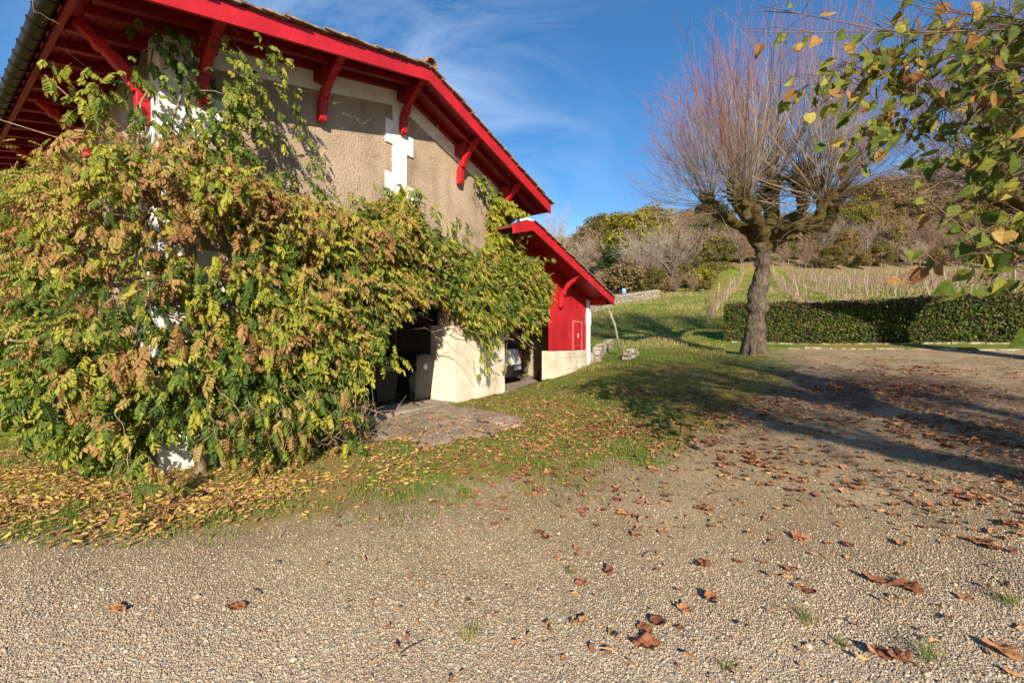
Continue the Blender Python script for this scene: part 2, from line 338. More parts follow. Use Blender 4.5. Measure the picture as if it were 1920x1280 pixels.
def cover(x, y, z):
    """grass, litter, dirt amounts 0..1 of the yard at ground points (soft)"""
    X, Y = proj(x, y, z); front = y > .8
    d = (interp_line(EDGE, X) - Y)/np.clip((Y-600)*.16, 6, 60)          # >0 beyond the gravel edge
    g = np.clip(d*.5+.5, 0, 1)*front
    far = (y > 17) | ((y > 12) & (X > 1100) & (X < 1370))
    right = np.clip((X-1380)/150, 0, 1)*(Y > 655)
    g = np.where(far, 1, g*(1-.75*right))
    g = np.where((y < 17) & ~((y > 12) & (X < 1370)), g*.85, g)
    lit = np.clip(1-np.hypot((X-330)/520, (Y-880)/150), 0, 1)*2.2
    lit = np.clip(lit, 0, 1)*front*(y < 9)*(Y < 1010)
    dirt = np.clip(1-np.hypot((X-1650)/420, (Y-735)/85), 0, 1)*1.3 + np.clip(1-np.hypot((X-1950)/260, (Y-900)/170), 0, 1) + .8*np.clip(1-np.hypot((X-1180)/380, (Y-800)/75), 0, 1)
    dirt = np.clip(dirt, 0, 1)*front*(y < 16)
    vy = (x > 9.5+ (y-20)*.52) & (y > 14) & (x*.5689+(y-16.6)*.8224 > 9) & (y < 84); dirt = np.where(vy, .5, dirt); dirt = np.where((y >= 84) & (x > 5), 1.0, dirt)
    g = np.where((y >= 84) & (x > 5), .45, g)
    return g, lit, dirt
def axis(a, b, c, n, k):
    s = np.linspace(-1, 1, n); w = np.sinh(k*s)/np.sinh(k); return np.where(w < 0, c+(c-a)*w, c+(b-c)*w)
gx = axis(-600, 900, 1.5, 420, 6.6); gy = axis(-300, 1500, 5.0, 420, 6.6)
GX, GY = np.meshgrid(gx, gy); GZ = H(GX, GY)
near = np.hypot(GX, GY) < 26
PP = np.stack([GX, GY, GX*0], -1)
GZ = GZ + np.where(near, 0, .03*vnoise(PP, .5))
g_, l_, d_ = cover(GX.ravel(), GY.ravel(), GZ.ravel())
idx = np.arange(GX.size).reshape(GX.shape)
F = np.stack([idx[:-1, :-1], idx[:-1, 1:], idx[1:, 1:], idx[1:, :-1]], -1).reshape(-1, 4)
def ground_mat():
    m, t, b = mat('yard_ground', .95, .12)
    at = t.nodes.new('ShaderNodeAttribute'); at.attribute_name = 'cover'; sp = t.nodes.new('ShaderNodeSeparateColor'); t.links.new(at.outputs['Color'], sp.inputs[0])
    tcx = t.nodes.new('ShaderNodeTexCoord')
    # pebbles
    wn = t.nodes.new('ShaderNodeTexNoise'); wn.inputs['Scale'].default_value = 30; t.links.new(tcx.outputs['Object'], wn.inputs[0])
    wm = t.nodes.new('ShaderNodeMix'); wm.data_type = 'RGBA'; wm.inputs['Factor'].default_value = .018; t.links.new(tcx.outputs['Object'], wm.inputs['A']); t.links.new(wn.outputs['Color'], wm.inputs['B'])
    def vor(sc, feat='F1', out='Color'):
        v = t.nodes.new('ShaderNodeTexVoronoi'); v.feature = feat; v.inputs['Scale'].default_value = sc; t.links.new(wm.outputs['Result'], v.inputs[0]); return v
    v1 = vor(140); s1 = t.nodes.new('ShaderNodeSeparateColor'); t.links.new(v1.outputs['Color'], s1.inputs[0])
    peb = ramp(t, [(0, (.13, .105, .08)), (.14, (.21, .17, .125)), (.3, (.31, .235, .155)), (.5, (.37, .29, .195)), (.68, (.43, .325, .205)), (.8, (.32, .20, .11)), (.88, (.46, .38, .27)), (.97, (.58, .52, .43))]); t.links.new(s1.outputs[0], peb.inputs[0])
    ed = vor(140, 'DISTANCE_TO_EDGE'); er = ramp(t, [(0, (.50, .43, .34)), (.12, (1, 1, 1))]); t.links.new(ed.outputs[0], er.inputs[0])
    gcol = mixc(t, 1, peb.outputs[0], er.outputs[0], 'MULTIPLY')
    # fine dust / sand between at larger scale
    nb = noise_tex(t, 1.1, 8, .65); rb = ramp(t, [(.35, (.82, .79, .70)), (.65, (1.28, 1.25, 1.15))]); t.links.new(nb.outputs[0], rb.inputs[0])
    gcol = mixc(t, 1, gcol, rb.outputs[0], 'MULTIPLY')
    nmz = noise_tex(t, 2.3, 9, .72); rmz = ramp(t, [(.50, (0, 0, 0)), (.85, (1, 1, 1))]); t.links.new(nmz.outputs[0], rmz.inputs[0])
    mm = nn(t, 'ShaderNodeMath'); mm.operation = 'MULTIPLY'; mm.inputs[1].default_value = .5; t.links.new(rmz.outputs[0], mm.inputs[0])
    gcol = mixc(t, mm.outputs[0], gcol, (.19, .165, .095))
    # dirt
    def thresh(sock, noise_sc, w=.5, lo=.42, hi=.58, det=8):
        n = noise_tex(t, noise_sc, det, .68); a = nn(t, 'ShaderNodeMath'); a.operation = 'SUBTRACT'; a.inputs[1].default_value = .5; t.links.new(n.outputs[0], a.inputs[0])
        k = nn(t, 'ShaderNodeMath'); k.operation = 'MULTIPLY_ADD'; k.inputs[1].default_value = w*2; t.links.new(a.outputs[0], k.inputs[0]); t.links.new(sock, k.inputs[2])
        mr = nn(t, 'ShaderNodeMapRange'); mr.inputs[1].default_value = lo; mr.inputs[2].default_value = hi; t.links.new(k.outputs[0], mr.inputs[0])
        g4 = nn(t, 'ShaderNodeMath'); g4.operation = 'MULTIPLY'; g4.use_clamp = True; g4.inputs[1].default_value = 3.0; t.links.new(sock, g4.inputs[0])
        g5 = nn(t, 'ShaderNodeMath'); g5.operation = 'MULTIPLY'; t.links.new(mr.outputs[0], g5.inputs[0]); t.links.new(g4.outputs[0], g5.inputs[1]); return g5.outputs[0]
    dn = noise_tex(t, 22, 8, .7); dc = ramp(t, [(.3, (.095, .06, .04)), (.7, (.26, .17, .11))]); t.links.new(dn.outputs[0], dc.inputs[0])
    c = mixc(t, thresh(sp.outputs[2], 1.9, 1.5, .45, .9), gcol, dc.outputs[0])
    gn = noise_tex(t, 16, 9, .75); gc = ramp(t, [(.3, (.07, .09, .015)), (.46, (.145, .165, .03)), (.58, (.22, .18, .06)), (.70, (.30, .18, .085))]); t.links.new(gn.outputs[0], gc.inputs[0])
    gn2 = noise_tex(t, .35, 8, .7); gr2 = ramp(t, [(.42, (.62, .95, .45)), (.52, (1.0, 1.0, .8)), (.62, (1.6, 1.15, 1.05))]); t.links.new(gn2.outputs[0], gr2.inputs[0])
    gc2 = mixc(t, 1, gc.outputs[0], gr2.outputs[0], 'MULTIPLY')
    c = mixc(t, thresh(sp.outputs[0], 3.2, 1.1, .35, .75), c, gc2)
    ln = noise_tex(t, 25, 8, .7); lc = ramp(t, [(.3, (.14, .09, .03)), (.5, (.26, .19, .06)), (.7, (.42, .28, .11))]); t.links.new(ln.outputs[0], lc.inputs[0])
    c = mixc(t, thresh(sp.outputs[1], 3, 1.0, .35, .7), c, lc.outputs[0])
    t.links.new(c, b.inputs['Base Color'])
    inv = nn(t, 'ShaderNodeMath'); inv.operation = 'MINIMUM'; inv.inputs[1].default_value = .35; t.links.new(ed.outputs[0], inv.inputs[0])
    n1_ = bump(t, b, inv.outputs[0], .7, .013)
    nb2 = noise_tex(t, 9, 9, .75); bump(t, b, nb2.outputs[0], .4, .04, n1_)
    return m
M['ground'] = ground_mat()
me = np_mesh('ground', np.c_[GX.ravel(), GY.ravel(), GZ.ravel()], [F], M['ground'], smooth=True)
ca = me.color_attributes.new('cover', 'FLOAT_COLOR', 'POINT'); ca.data.foreach_set('color', np.c_[g_, l_, d_, np.ones_like(g_)].astype(np.float32).ravel())
tag(link('ground', me), kind='structure')

# ------------------------------------------------------------------ main building
SL = .292
def soff(t): return 4.66 - SL*abs(t)          # underside of the boards (relative to eye)
barn = thing('barn', 'beige rendered barn with red timber eaves and white quoins, half covered by climbing plants', 'barn', B(0, 0, FLOOR))
def strip_wall(mb, cols, s0, s1):
    """cols: (t0,t1,zb0,zb1,zt0,zt1) vertical slabs"""
    for t0, t1, zb0, zb1, zt0, zt1 in cols:
        mb.poly([(t0, s0, zb0), (t1, s0, zb1), (t1, s1, zb1), (t0, s1, zb0), (t0, s0, zt0), (t1, s0, zt1), (t1, s1, zt1), (t0, s1, zt0)],
                [(0,3,2,1),(4,5,6,7),(0,1,5,4),(1,2,6,5),(2,3,7,6),(3,0,4,7)])
OT = 1.0        # opening head (rel eye)
mb = MB(B)
e = -.003
prof = [(-3.5, -1.75), (-1.35, -1.75), (-1.35, OT), (1.47, OT), (1.47, .35), (3.5, .35), (3.5, soff(3.5)), (0, soff(0)), (-3.5, soff(3.5))]
mb.prism(prof, 0, .45, lambda p, q, a: (p, a, q))
mb.build('gable_wall', M['render'], barn)
mb = MB(B); mb.prism([(-3.05, -1.7), (-3.5, -1.7), (-3.5, soff(3.5)), (-3.05, soff(3.05))], .45, 11, lambda p, q, a: (p, a, q)); mb.build('side_wall', M['render'], barn)
mb = MB(B); mb.box(3.1, 3.5, .45, 11, -1.7, soff(3.5)-.02); mb.box(-3.05, 3.1, 10.6, 11, -1.7, soff(3.1)-.02); mb.build('rear_wall', M['interior'], barn)
mb = MB(B); mb.box(1.47, 3.3, -.03, .68, -1.6, .347); o = mb.build('stone_pier', M['limestone'], barn, bevel=.012)
mbj = MB(B)
for zj, xs_ in ((-1.02, (1.9, 2.7)), (-.66, (2.2, 3.0)), (-.30, (1.8, 2.55)), (.04, (2.3, 2.9))):
    mbj.box(1.475, 3.295, -.0322, -.0302, zj-.004, zj+.004)
    for xj in xs_: mbj.box(xj-.003, xj+.003, -.0322, -.0302, zj+.005, min(zj+.35, .34))

mb = MB(B); mb.box(-3.05, 3.1, .45, 10.6, -1.6, FLOOR); mb.box(-1.35, 1.47, -.05, .45, -1.6, FLOOR-.002); mb.build('floor_slab', M['concrete'], barn)
mb = MB(B); mb.box(-1.55, 1.6, .02, .4, OT-.25, OT-.003); mb.build('lintel', M['dark_wood'], barn)
# white bands
mb = MB(B)
for sg in (-1, 1):
    a, b2 = sorted((0, sg*3.5))
    mb.poly([(a, -.025, soff(a)-.36), (b2, -.025, soff(b2)-.36), (b2, .02, soff(b2)-.36), (a, .02, soff(a)-.36),
             (a, -.025, soff(a)-.01), (b2, -.025, soff(b2)-.01), (b2, .02, soff(b2)-.01), (a, .02, soff(a)-.01)],
            [(0,3,2,1),(4,5,6,7),(0,1,5,4),(1,2,6,5),(2,3,7,6),(3,0,4,7)])
mb.build('rake_band', M['white'], barn)
mb = MB(B); mb.box(-.15, .17, -.034, .02, OT, soff(.17)-.2)
for k in range(4):
    z1 = 3.99-k*.94
    mb.box(-.31, -.145, -.034, .02, z1-.44, z1-.02); mb.box(.165, .33, -.034, .02, z1-.52, z1-.16)
mb.build('centre_pilaster', M['white'], barn, bevel=.006)
mb = MB(B); mb.box(-3.53, -3.12, -.04, .02, -1.6, soff(3.5)-.2); mb.box(-3.53, -3.46, .02, .35, -1.6, soff(3.5)-.02)
for k in range(5):
    z1 = 3.05-k*.96
    mb.box(-3.12, -2.82, -.04, .02, z1-.5, z1); mb.box(-3.528, -3.46, .35, .62, z1-.5, z1)
mb.build('corner_quoins', M['white'], barn, bevel=.006)
mb = MB(B); mb.box(3.2, 3.53, -.034, .02, .35, soff(3.5)-.2)
for k in range(3):
    z1 = 2.95-k*.9; mb.box(2.92, 3.2, -.034, .02, z1-.42, z1)
mb.build('corner_quoins', M['white'], barn, bevel=.006)
# roof: boards, rafters, fascia, tiles
TE = 4.25; SF = -.75
def roof_slab(mb, t0, t1, s0, s1, lo, hi):
    mb.poly([(t0, s0, soff(t0)+lo), (t1, s0, soff(t1)+lo), (t1, s1, soff(t1)+lo), (t0, s1, soff(t0)+lo), (t0, s0, soff(t0)+hi), (t1, s0, soff(t1)+hi), (t1, s1, soff(t1)+hi), (t0, s1, soff(t0)+hi)],
            [(0,3,2,1),(4,5,6,7),(0,1,5,4),(1,2,6,5),(2,3,7,6),(3,0,4,7)])
mb = MB(B)
k = 0
for sg in (-1, 1):
    for i in range(35):                       # boards running along the ridge direction, 12 cm wide with a dark gap
        a0 = sg*i*.1215; a1 = sg*(i*.1215+.114); a0, a1 = sorted((a0, a1)); roof_slab(mb, a0, a1, SF+.02, 11.3, 0, .02)
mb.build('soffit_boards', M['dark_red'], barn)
mb = MB(B)
for sg in (-1, 1): a, b2 = sorted((0, sg*TE)); roof_slab(mb, a, b2, SF+.02, 11.3, .022, .06)
mb.build('roof_deck', M['dark_wood'], barn)
for sg in (-1, 1):
    mb = MB(B); a, b2 = sorted((0, sg*(TE+.02))); roof_slab(mb, a, b2, SF-.03, SF+.016, -.15, .085); mb.build('fascia', M['red'], barn, bevel=.004)
for sg in (-1, 1):                             # flying rafter under the verge
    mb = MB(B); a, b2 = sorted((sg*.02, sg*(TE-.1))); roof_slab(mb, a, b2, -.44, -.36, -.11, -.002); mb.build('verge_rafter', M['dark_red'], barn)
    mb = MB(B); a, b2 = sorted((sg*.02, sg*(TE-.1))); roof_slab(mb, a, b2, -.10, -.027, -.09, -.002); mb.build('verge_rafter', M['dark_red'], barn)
for i in range(20):                            # rafters at the side eave
    s = .35+i*.46
    mb = MB(B)
    t0, t1 = -TE+.03, -3.51
    mb.poly([(t0, s, soff(t0)-.09), (t1, s, soff(t1)-.13), (t1, s+.08, soff(t1)-.13), (t0, s+.08, soff(t0)-.09), (t0, s, soff(t0)-.002), (t1, s, soff(t1)-.002), (t1, s+.08, soff(t1)-.002), (t0, s+.08, soff(t0)-.002)],
            [(0,3,2,1),(4,5,6,7),(0,1,5,4),(1,2,6,5),(2,3,7,6),(3,0,4,7)])
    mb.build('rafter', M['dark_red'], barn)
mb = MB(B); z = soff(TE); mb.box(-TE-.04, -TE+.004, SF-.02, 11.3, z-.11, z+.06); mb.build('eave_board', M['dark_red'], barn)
mb = MB(B); mb.box(TE-.004, TE+.04, SF-.02, 11.3, z-.11, z+.06); mb.build('eave_board', M['red'], barn)
def bracket_prof():
    c = [(.04, -.06, .030), (.055, -.03, .050), (.062, .08, .062), (.072, .20, .066), (.092, .28, .052), (.108, .305, .040), (.118, .31, .072), (.155, .375, .072), (.168, .383, .044), (.22, .47, .052), (.31, .57, .060), (.38, .62, .046), (.40, .635, .040), (.412, .645, .066), (.46, .69, .066), (.478, .70, .040), (.54, .745, .050), (.63, .82, .048)]
    A, Bq = [], []
    for i, (x, y, h) in enumerate(c):
        a = c[max(i-1, 0)]; b2 = c[min(i+1, len(c)-1)]; d = Vector((b2[0]-a[0], b2[1]-a[1])).normalized(); n = Vector((d.y, -d.x))
        A.append((x+n.x*h, y+n.y*h)); Bq.append((max(x-n.x*h, .0), y-n.y*h))
    return A + Bq[::-1]
BP = bracket_prof()
def bracket_gable(t, zb, parent, k=1.0, sbase=-.03, m=None):
    mb = MB(B); mb.prism([(p*k, q*k) for p, q in BP], t-.055, t+.055, lambda p, q, a: (a, sbase-p, zb+q)); return mb.build('bracket', m or M['red'], parent, bevel=.008)
for t in (-3.12, -1.56, 0.03, 1.58, 3.12):
    zt = soff(t)
    bracket_gable(t, zt-.80, barn)
    mb = MB(B); mb.prism([(.02, 0), (.34, 0), (.34, -.12), (.26, -.24), (.02, -.24)], t-.10, t+.10, lambda p, q, a: (a, -p, zt-.004-SL*.1+q)); mb.build('purlin_end', M['dark_red'], barn, bevel=.008)
for s in (.28, 2.75, 5.2, 7.7):
    zt = soff(3.5)
    mb = MB(B); mb.prism([(p, q*1.0) for p, q in BP], s-.055, s+.055, lambda p, q, a: (-3.53-p, a, zt-1.02+q)); mb.build('bracket', M['red'], barn, bevel=.008)
# gutter: half round with joints
mb = MB(B)
gp = [(-TE-.045-.085+.085*math.cos(a), .0-.085*math.sin(a)) for a in np.linspace(0, math.pi, 13)]
gp2 = [(-TE-.045-.085+.079*math.cos(a), .0-.079*math.sin(a)) for a in np.linspace(math.pi, 0, 13)]
zg = soff(TE)+.02
mb.prism(gp+gp2, SF-.02, 11.2, lambda p, q, a: (p, a, zg+q))
gut = mb.build('gutter', M['gutter'], barn)
for i in range(38):
    mb = MB(B)
    s = SF+.1+i*.31
    g3 = [(-TE-.13+.098*math.cos(a), -.098*math.sin(a)) for a in np.linspace(0, math.pi, 11)]; g4 = [(-TE-.13+.083*math.cos(a), -.083*math.sin(a)) for a in np.linspace(math.pi, 0, 11)]
    mb.prism(g3+g4, s, s+.035, lambda p, q, a: (p, a, zg+q+.002))
    mb.box(-TE-.06, -TE-.035, s, s+.03, zg-.07, zg+.01)
    mb.build('gutter_clip', M['gutter'], gut)
# tiles
def tiles(name, t_top, t_end, s0, s1, zf, parent, m, row=.27, w=.22, verge_only=False):
    mb = MB(B); sg = 1 if t_end > t_top else -1; n = int(abs(t_end-t_top)/row)+1
    for i in range(n):
        a = t_top+sg*i*row; b2 = a+sg*(row+.06)
        if sg*(b2-t_end) > .08: b2 = t_end+sg*.08
        cols = int((s1-s0)/w); lim = cols if not verge_only else 3
        for j in range(lim):
            c0 = s0+j*w+(rng.uniform(-.02, .012) if j == 0 else 0); c1 = s0+(j+1)*w-.006; l = .0+rng.uniform(-.005, .008)
            za, zb = zf(a)+.012+l, zf(b2)+.034+l
            mb.poly([(a, c0, za), (b2, c0, zb), (b2, c1, zb), (a, c1, za), (a, c0, za+.022), (b2, c0, zb+.024), (b2, c1, zb+.024), (a, c1, za+.022)],
                    [(0,3,2,1),(4,5,6,7),(0,1,5,4),(1,2,6,5),(2,3,7,6),(3,0,4,7)])
    return mb.build(name, m, parent)
zf = lambda t: soff(t)+.075
tiles('roof_tiles', .02, TE, SF-.09, 11.3, zf, barn, M['old_tile'])
tiles('roof_tiles', -.02, -TE, SF-.09, 11.3, zf, barn, M['old_tile'])
mb = MB(B)
for i in range(26):
    s = SF-.12+i*.46
    mb.prism([(.13*math.cos(a), .13*math.sin(a)) for a in np.linspace(0, math.pi, 9)]+[(.11*math.cos(a), .11*math.sin(a)) for a in np.linspace(math.pi, 0, 9)], s, s+.48, lambda p, q, a: (p, a, soff(0)+.09+q+(a-s)*.05))
mb.build('ridge_tiles', M['tile'], barn)
# corner lamp
lamp = thing('wall_lamp', 'round glass bulkhead lamp on the far corner of the barn among yellow leaves', 'lamp', B(3.05, -.08, 2.98))
mb = MB(B); mb.tube([(3.05, -.04, 2.98), (3.05, -.12, 2.98)], [.11, .11], 16); mb.build('housing', M['red'], lamp)
mb = MB(B); mb.tube([(3.05, -.12, 2.98), (3.05, -.17, 2.98), (3.05, -.2, 2.98)], [.085, .075, .04], 16); mb.build('glass', simple('lamp_glass', (.5, .5, .48), (.6, .6, .58), 3, .15), lamp, smooth=True)

# ------------------------------------------------------------------ annex
T0, TA, TB = 3.38, 3.41, 8.6
def asoff(t): return 2.80 - (.274*(t-TA) if t >= TA else .30*(TA-t))
annex = thing('annex', 'low open-fronted annex with bright red boarded gable on a pale stone base', 'shed', B(6, 0, FLOOR))
mb = MB(B)
mb.prism([(3.5, 1.22), (5.71, 1.22), (5.71, asoff(5.71)), (3.5, asoff(3.5))], 0, .12, lambda p, q, a: (p, a, q))
n = 15; w = (8.06-5.71)/n
mb.prism([(5.71, -.27), (8.06, -.27), (8.06, asoff(8.06)), (5.71, asoff(5.71))], .012, .12, lambda p, q, a: (p, a, q))
for i in range(n):
    a0 = 5.71+i*w; a1 = a0+w-.010
    mb.prism([(a0, -.26), (a1, -.26), (a1, asoff(a1)), (a0, asoff(a0))], -.012+.002*(i % 3), .012, lambda p, q, a: (p, a, q))
for i in range(14):
    a0 = 3.52+i*.156; a1 = a0+.147
    mb.prism([(a0, 1.225), (a1, 1.225), (a1, asoff(a1)), (a0, asoff(a0))], -.014, -.001, lambda p, q, a: (p, a, q))
mb.build('board_wall', M['red_board'], annex)
mb = MB(B)
zb0, zb1 = -.02, .72
door = None
mb.box(7.05, 7.62, -.028, -.014, -.22, .62); door = mb.build('hatch', M['red_board'], annex)
mb = MB(B); 
for bx_ in ((7.01, 7.05, -.26, .66), (7.62, 7.66, -.26, .66), (7.05, 7.62, .62, .66)): mb.box(bx_[0], bx_[1], -.038, -.014, bx_[2], bx_[3])
mb.build('hatch_frame', simple('faded_red', (.50, .11, .09), (.58, .18, .15), 5, .6), door)
mb = MB(B); mb.box(7.36, 7.39, -.05, -.028, .12, .26); mb.build('handle', M['metal'], door)
# stone base, following the rising ground
mb = MB(B); mb.box(5.71, 8.05, -.04, .35, -1.6, -.285); ob = mb.build('base_wall', M['limestone'], annex, bevel=.01)
mb = MB(B); mb.box(6.1, 8.0, -.046, -.0402, -.50, -.488)
mb.box(6.35, 8.02, -.046, -.0402, -.86, -.848); mb.box(7.2, 7.212, -.046, -.0402, -.85, -.5); mb.box(6.6, 6.612, -.046, -.0402, -1.2, -.86); mb.build('joints', M['joint'], ob)
mb = MB(B); mb.box(8.062, 8.3, -.05, .4, -1.6, asoff(8.3)-.04); mb.box(8.02, 8.34, -.06, .42, .55, .98); mb.build('corner_post', M['white'], annex, bevel=.012)
mb = MB(B); mb.box(3.52, 8.3, 5.7, 5.95, -1.6, 2.6); mb.box(8.02, 8.3, .42, 5.7, -1.6, asoff(8.3)-.05); mb.box(6.5, 8.0, 2.6, 2.8, -1.6, asoff(8.0)-.1); mb.build('rear_wall', M['interior'], annex)
mb = MB(B); mb.box(3.51, 8.0, .0, 5.7, -1.7, FLOOR+.02); mb.poly([B_ for B_ in [(3.3, -.45, -1.7), (5.9, -.5, -1.7), (5.9, 0, -1.7), (3.3, 0, -1.7), (3.3, -.45, FLOOR+.0), (5.9, -.5, FLOOR+.045), (5.9, -.003, FLOOR+.06), (3.3, -.003, FLOOR+.016)]], [(0,3,2,1),(4,5,6,7),(0,1,5,4),(1,2,6,5),(2,3,7,6),(3,0,4,7)])
mb.build('floor_slab', M['concrete'], annex)
# timber post, rail and brace seen in the opening
mb = MB(B); mb.box(6.08, 6.3, .45, .65, FLOOR, -.50); mb.build('post', simple('rusty_post', (.12, .04, .03), (.2, .07, .05), 6), annex)
mb = MB(B); mb.box(6.3, 8.0, 2.3, 2.4, -.62, -.50); mb.box(6.3, 8.0, 2.3, 2.4, -1.08, -.98); mb.build('rail', M['grey_wood'], annex)
mb = MB(B); mb.tube([(4.95, .5, 1.18), (5.68, .5, .55)], .07, 4); mb.build('brace', M['grey_wood'], annex)
def aslab(mb, t0, t1, s0, s1, lo, hi):
    mb.poly([(t0, s0, asoff(t0)+lo), (t1, s0, asoff(t1)+lo), (t1, s1, asoff(t1)+lo), (t0, s1, asoff(t0)+lo), (t0, s0, asoff(t0)+hi), (t1, s0, asoff(t1)+hi), (t1, s1, asoff(t1)+hi), (t0, s1, asoff(t0)+hi)],
            [(0,3,2,1),(4,5,6,7),(0,1,5,4),(1,2,6,5),(2,3,7,6),(3,0,4,7)])
mb = MB(B)
for i in range(43): aslab(mb, TA+i*.1215, TA+i*.1215+.114, SF+.02, 6, 0, .02)
aslab(mb, 2.62, TA, SF+.02, -.04, 0, .02)
mb.build('soffit_boards', M['red_board'], annex)
mb = MB(B); aslab(mb, TA, TB, SF+.02, 6, .022, .06); aslab(mb, 2.62, TA, SF+.02, -.04, .022, .06); mb.build('roof_deck', M['dark_wood'], annex)
mb = MB(B); aslab(mb, TA, TB+.03, SF-.03, SF+.016, -.15, .085); mb.build('fascia', M['red'], annex, bevel=.004)
mb = MB(B); aslab(mb, 2.60, TA-.002, SF-.034, SF+.014, -.15, .085); mb.build('fascia', M['red'], annex, bevel=.004)
mb = MB(B); mb.box(TB-.0, TB+.03, SF+.02, 6, asoff(TB)-.12, asoff(TB)+.06); mb.build('eave_board', M['red'], annex)
# scalloped end of the eave beam
mb = MB(B); mb.prism([(8.3, asoff(8.3)-.01), (8.56, asoff(8.56)-.01), (8.54, asoff(8.56)-.10), (8.42, asoff(8.5)-.17), (8.3, asoff(8.3)-.22)], -.6, .3, lambda p, q, a: (p, a, q)); mb.build('eave_beam', M['red'], annex)
bracket_gable(6.10, asoff(6.1)-.98, annex, 1.08); bracket_gable(3.42, asoff(3.42)-.86, annex)
tiles('roof_tiles', TA+.02, TB, SF-.09, 6, lambda t: asoff(t)+.075, annex, M['old_tile'])
mb = MB(B); mb.box(TA-.24, TA+.08, SF-.03, SF+.2, asoff(TA)+.045, asoff(TA)+.10); mb.build('mortar_cap', M['white'], annex, bevel=.01)
# tall verge of the next roof bay behind
mb = MB(B); mb.prism([(6.9, asoff(6.9)+.10), (TB+.22, asoff(TB+.22)+.10), (TB+.22, asoff(TB+.22)+.36), (6.9, asoff(6.9)+.44)], .5, .7, lambda p, q, a: (p, a, q)); mb.build('rear_verge', M['white'], annex)
tiles('roof_tiles', 6.8, TB+.25, .42, 6, lambda t: asoff(t)+.38, annex, M['old_tile'], w=.25)

# ------------------------------------------------------------------ concrete apron
pts = [(628, 800), (640, 775), (700, 758), (800, 748), (850, 757), (900, 765), (985, 786), (990, 800), (930, 815), (850, 832), (790, 838), (700, 826)]
ap = []
for x, y in pts:
    Y = 7.0
    for _ in range(25):
        X = (x-960)/800*Y; z = Hs(X, Y); Y = .5*Y+.5*800*(EYE-z)/(y-640)
    ap.append((X, Y))
from mathutils.geometry import tessellate_polygon
cx = sum(p[0] for p in ap)/len(ap); cy = sum(p[1] for p in ap)/len(ap)
V = []; F = []; rings = 14; nseg = 96
per = []
for k in range(nseg):
    f = k/nseg*len(ap); i = int(f); a = ap[i]; b2 = ap[(i+1) % len(ap)]; fr = f-i; per.append((a[0]+(b2[0]-a[0])*fr+.09*math.sin(k*.7)+rng.normal(0, .03), a[1]+(b2[1]-a[1])*fr+.09*math.sin(k*.45+1)+rng.normal(0, .03)))
for r in range(rings+1):
    for k in range(nseg):
        q = (r+.01)/(rings+.01); V.append((cx+(per[k][0]-cx)*q, cy+(per[k][1]-cy)*q, 0))
V = np.array(V); V[:, 2] = H(V[:, 0], V[:, 1]) + .022; V[-nseg:, 2] -= .04; V[-2*nseg:-nseg, 2] -= .008
F = np.array([(r*nseg+k, r*nseg+(k+1) % nseg, (r+1)*nseg+(k+1) % nseg, (r+1)*nseg+k) for r in range(rings) for k in range(nseg)])
tag(link('path', np_mesh('path', V, [F], M['concrete'], smooth=True)), kind='structure')

# ------------------------------------------------------------------ wisteria
LEAFLET_V = np.array([(0, 0, 0), (-.5, .38, .07), (-.36, .75, .05), (0, 1, -.10), (.36, .75, .05), (.5, .38, .07), (0, .5, -.04)], float)
LEAFLET_F = [np.array([(0, 6, 2, 1), (6, 3, 3, 2), (0, 5, 4, 6), (6, 4, 3, 3)])]
LEAFLET_F = [np.array([(0, 6, 2, 1), (0, 5, 4, 6)]), np.array([(6, 3, 2), (6, 4, 3)])]
def compound(npair=5, droop=.35, seed=0):
    rg = np.random.default_rng(seed); pos = []; fw = []; nr = []; sc = []
    for i in range(npair):
        y = .22+.70*i/npair; zc = -.18*y*y
        for sg in (-1, 1):
            pos.append((0, y, zc)); a = rg.uniform(.55, .95); fw.append((sg*math.cos(a*.8), math.sin(a*.8), -droop-rg.uniform(0, .5))); nr.append((rg.normal(0, .25)-sg*.1, rg.normal(0, .25), 1)); sc.append((.15, .34*(1-.25*abs(i/npair-.4)), .3))
    pos.append((0, .92, -.17)); fw.append((0, 1, -.5-droop)); nr.append((0, .3, 1)); sc.append((.16, .36, .3))
    V, F = stamp(LEAFLET_V, LEAFLET_F, np.array(pos, float), basis(np.array(fw, float), np.array(nr, float)), np.array(sc))
    # rachis
    P = np.array([[(0, y, -.18*y*y) for y in (0, .45, .92)]]); tv, tf, _ = tubes(P, np.full((1, 3), .008), 3)
    n0 = len(V); V = np.concatenate([V, tv]); F = F + [tf+n0] if F[0].shape[1] != 4 else [np.concatenate([F[0], tf+n0]), F[1]]
    return V, F
CMP = [compound(5, .3, 1), compound(5, .7, 2), compound(4, .5, 3), compound(6, .9, 4)]
OUT_G = np.array([-Vv[0], -Vv[1], 0]); OUT_S = np.array([-U[0], -U[1], 0])
def frame_p(p):
    """wall path: p<0 side wall, p>0 gable; returns base (n,2), outward (n,3)"""
    p = np.asarray(p, float); t = np.where(p > 0, -3.5+p, -3.5); s = np.where(p > 0, 0, -p)
    base = PM[None]+U[None]*t[:, None]+Vv[None]*s[:, None]
    w = np.clip((p+.6)/1.2, 0, 1)[:, None]; o = OUT_S[None]*(1-w)+OUT_G[None]*w; o /= np.linalg.norm(o, axis=1, keepdims=True)
    return base, o
TOP = [(-9, 2.4), (-5, 2.75), (-3, 2.7), (-1.5, 2.35), (-.5, 2.35), (0, 2.4), (.5, 2.3), (1, 2.05), (1.5, 1.95), (2.5, 2.15), (3.0, 2.5), (3.4, 2.6), (3.8, 2.35), (4.5, 2.1), (5.0, 1.95), (5.6, 1.95), (6.3, 2.35), (6.9, 2.45), (7.6, 2.3), (8.2, 2.1), (8.6, 1.7)]
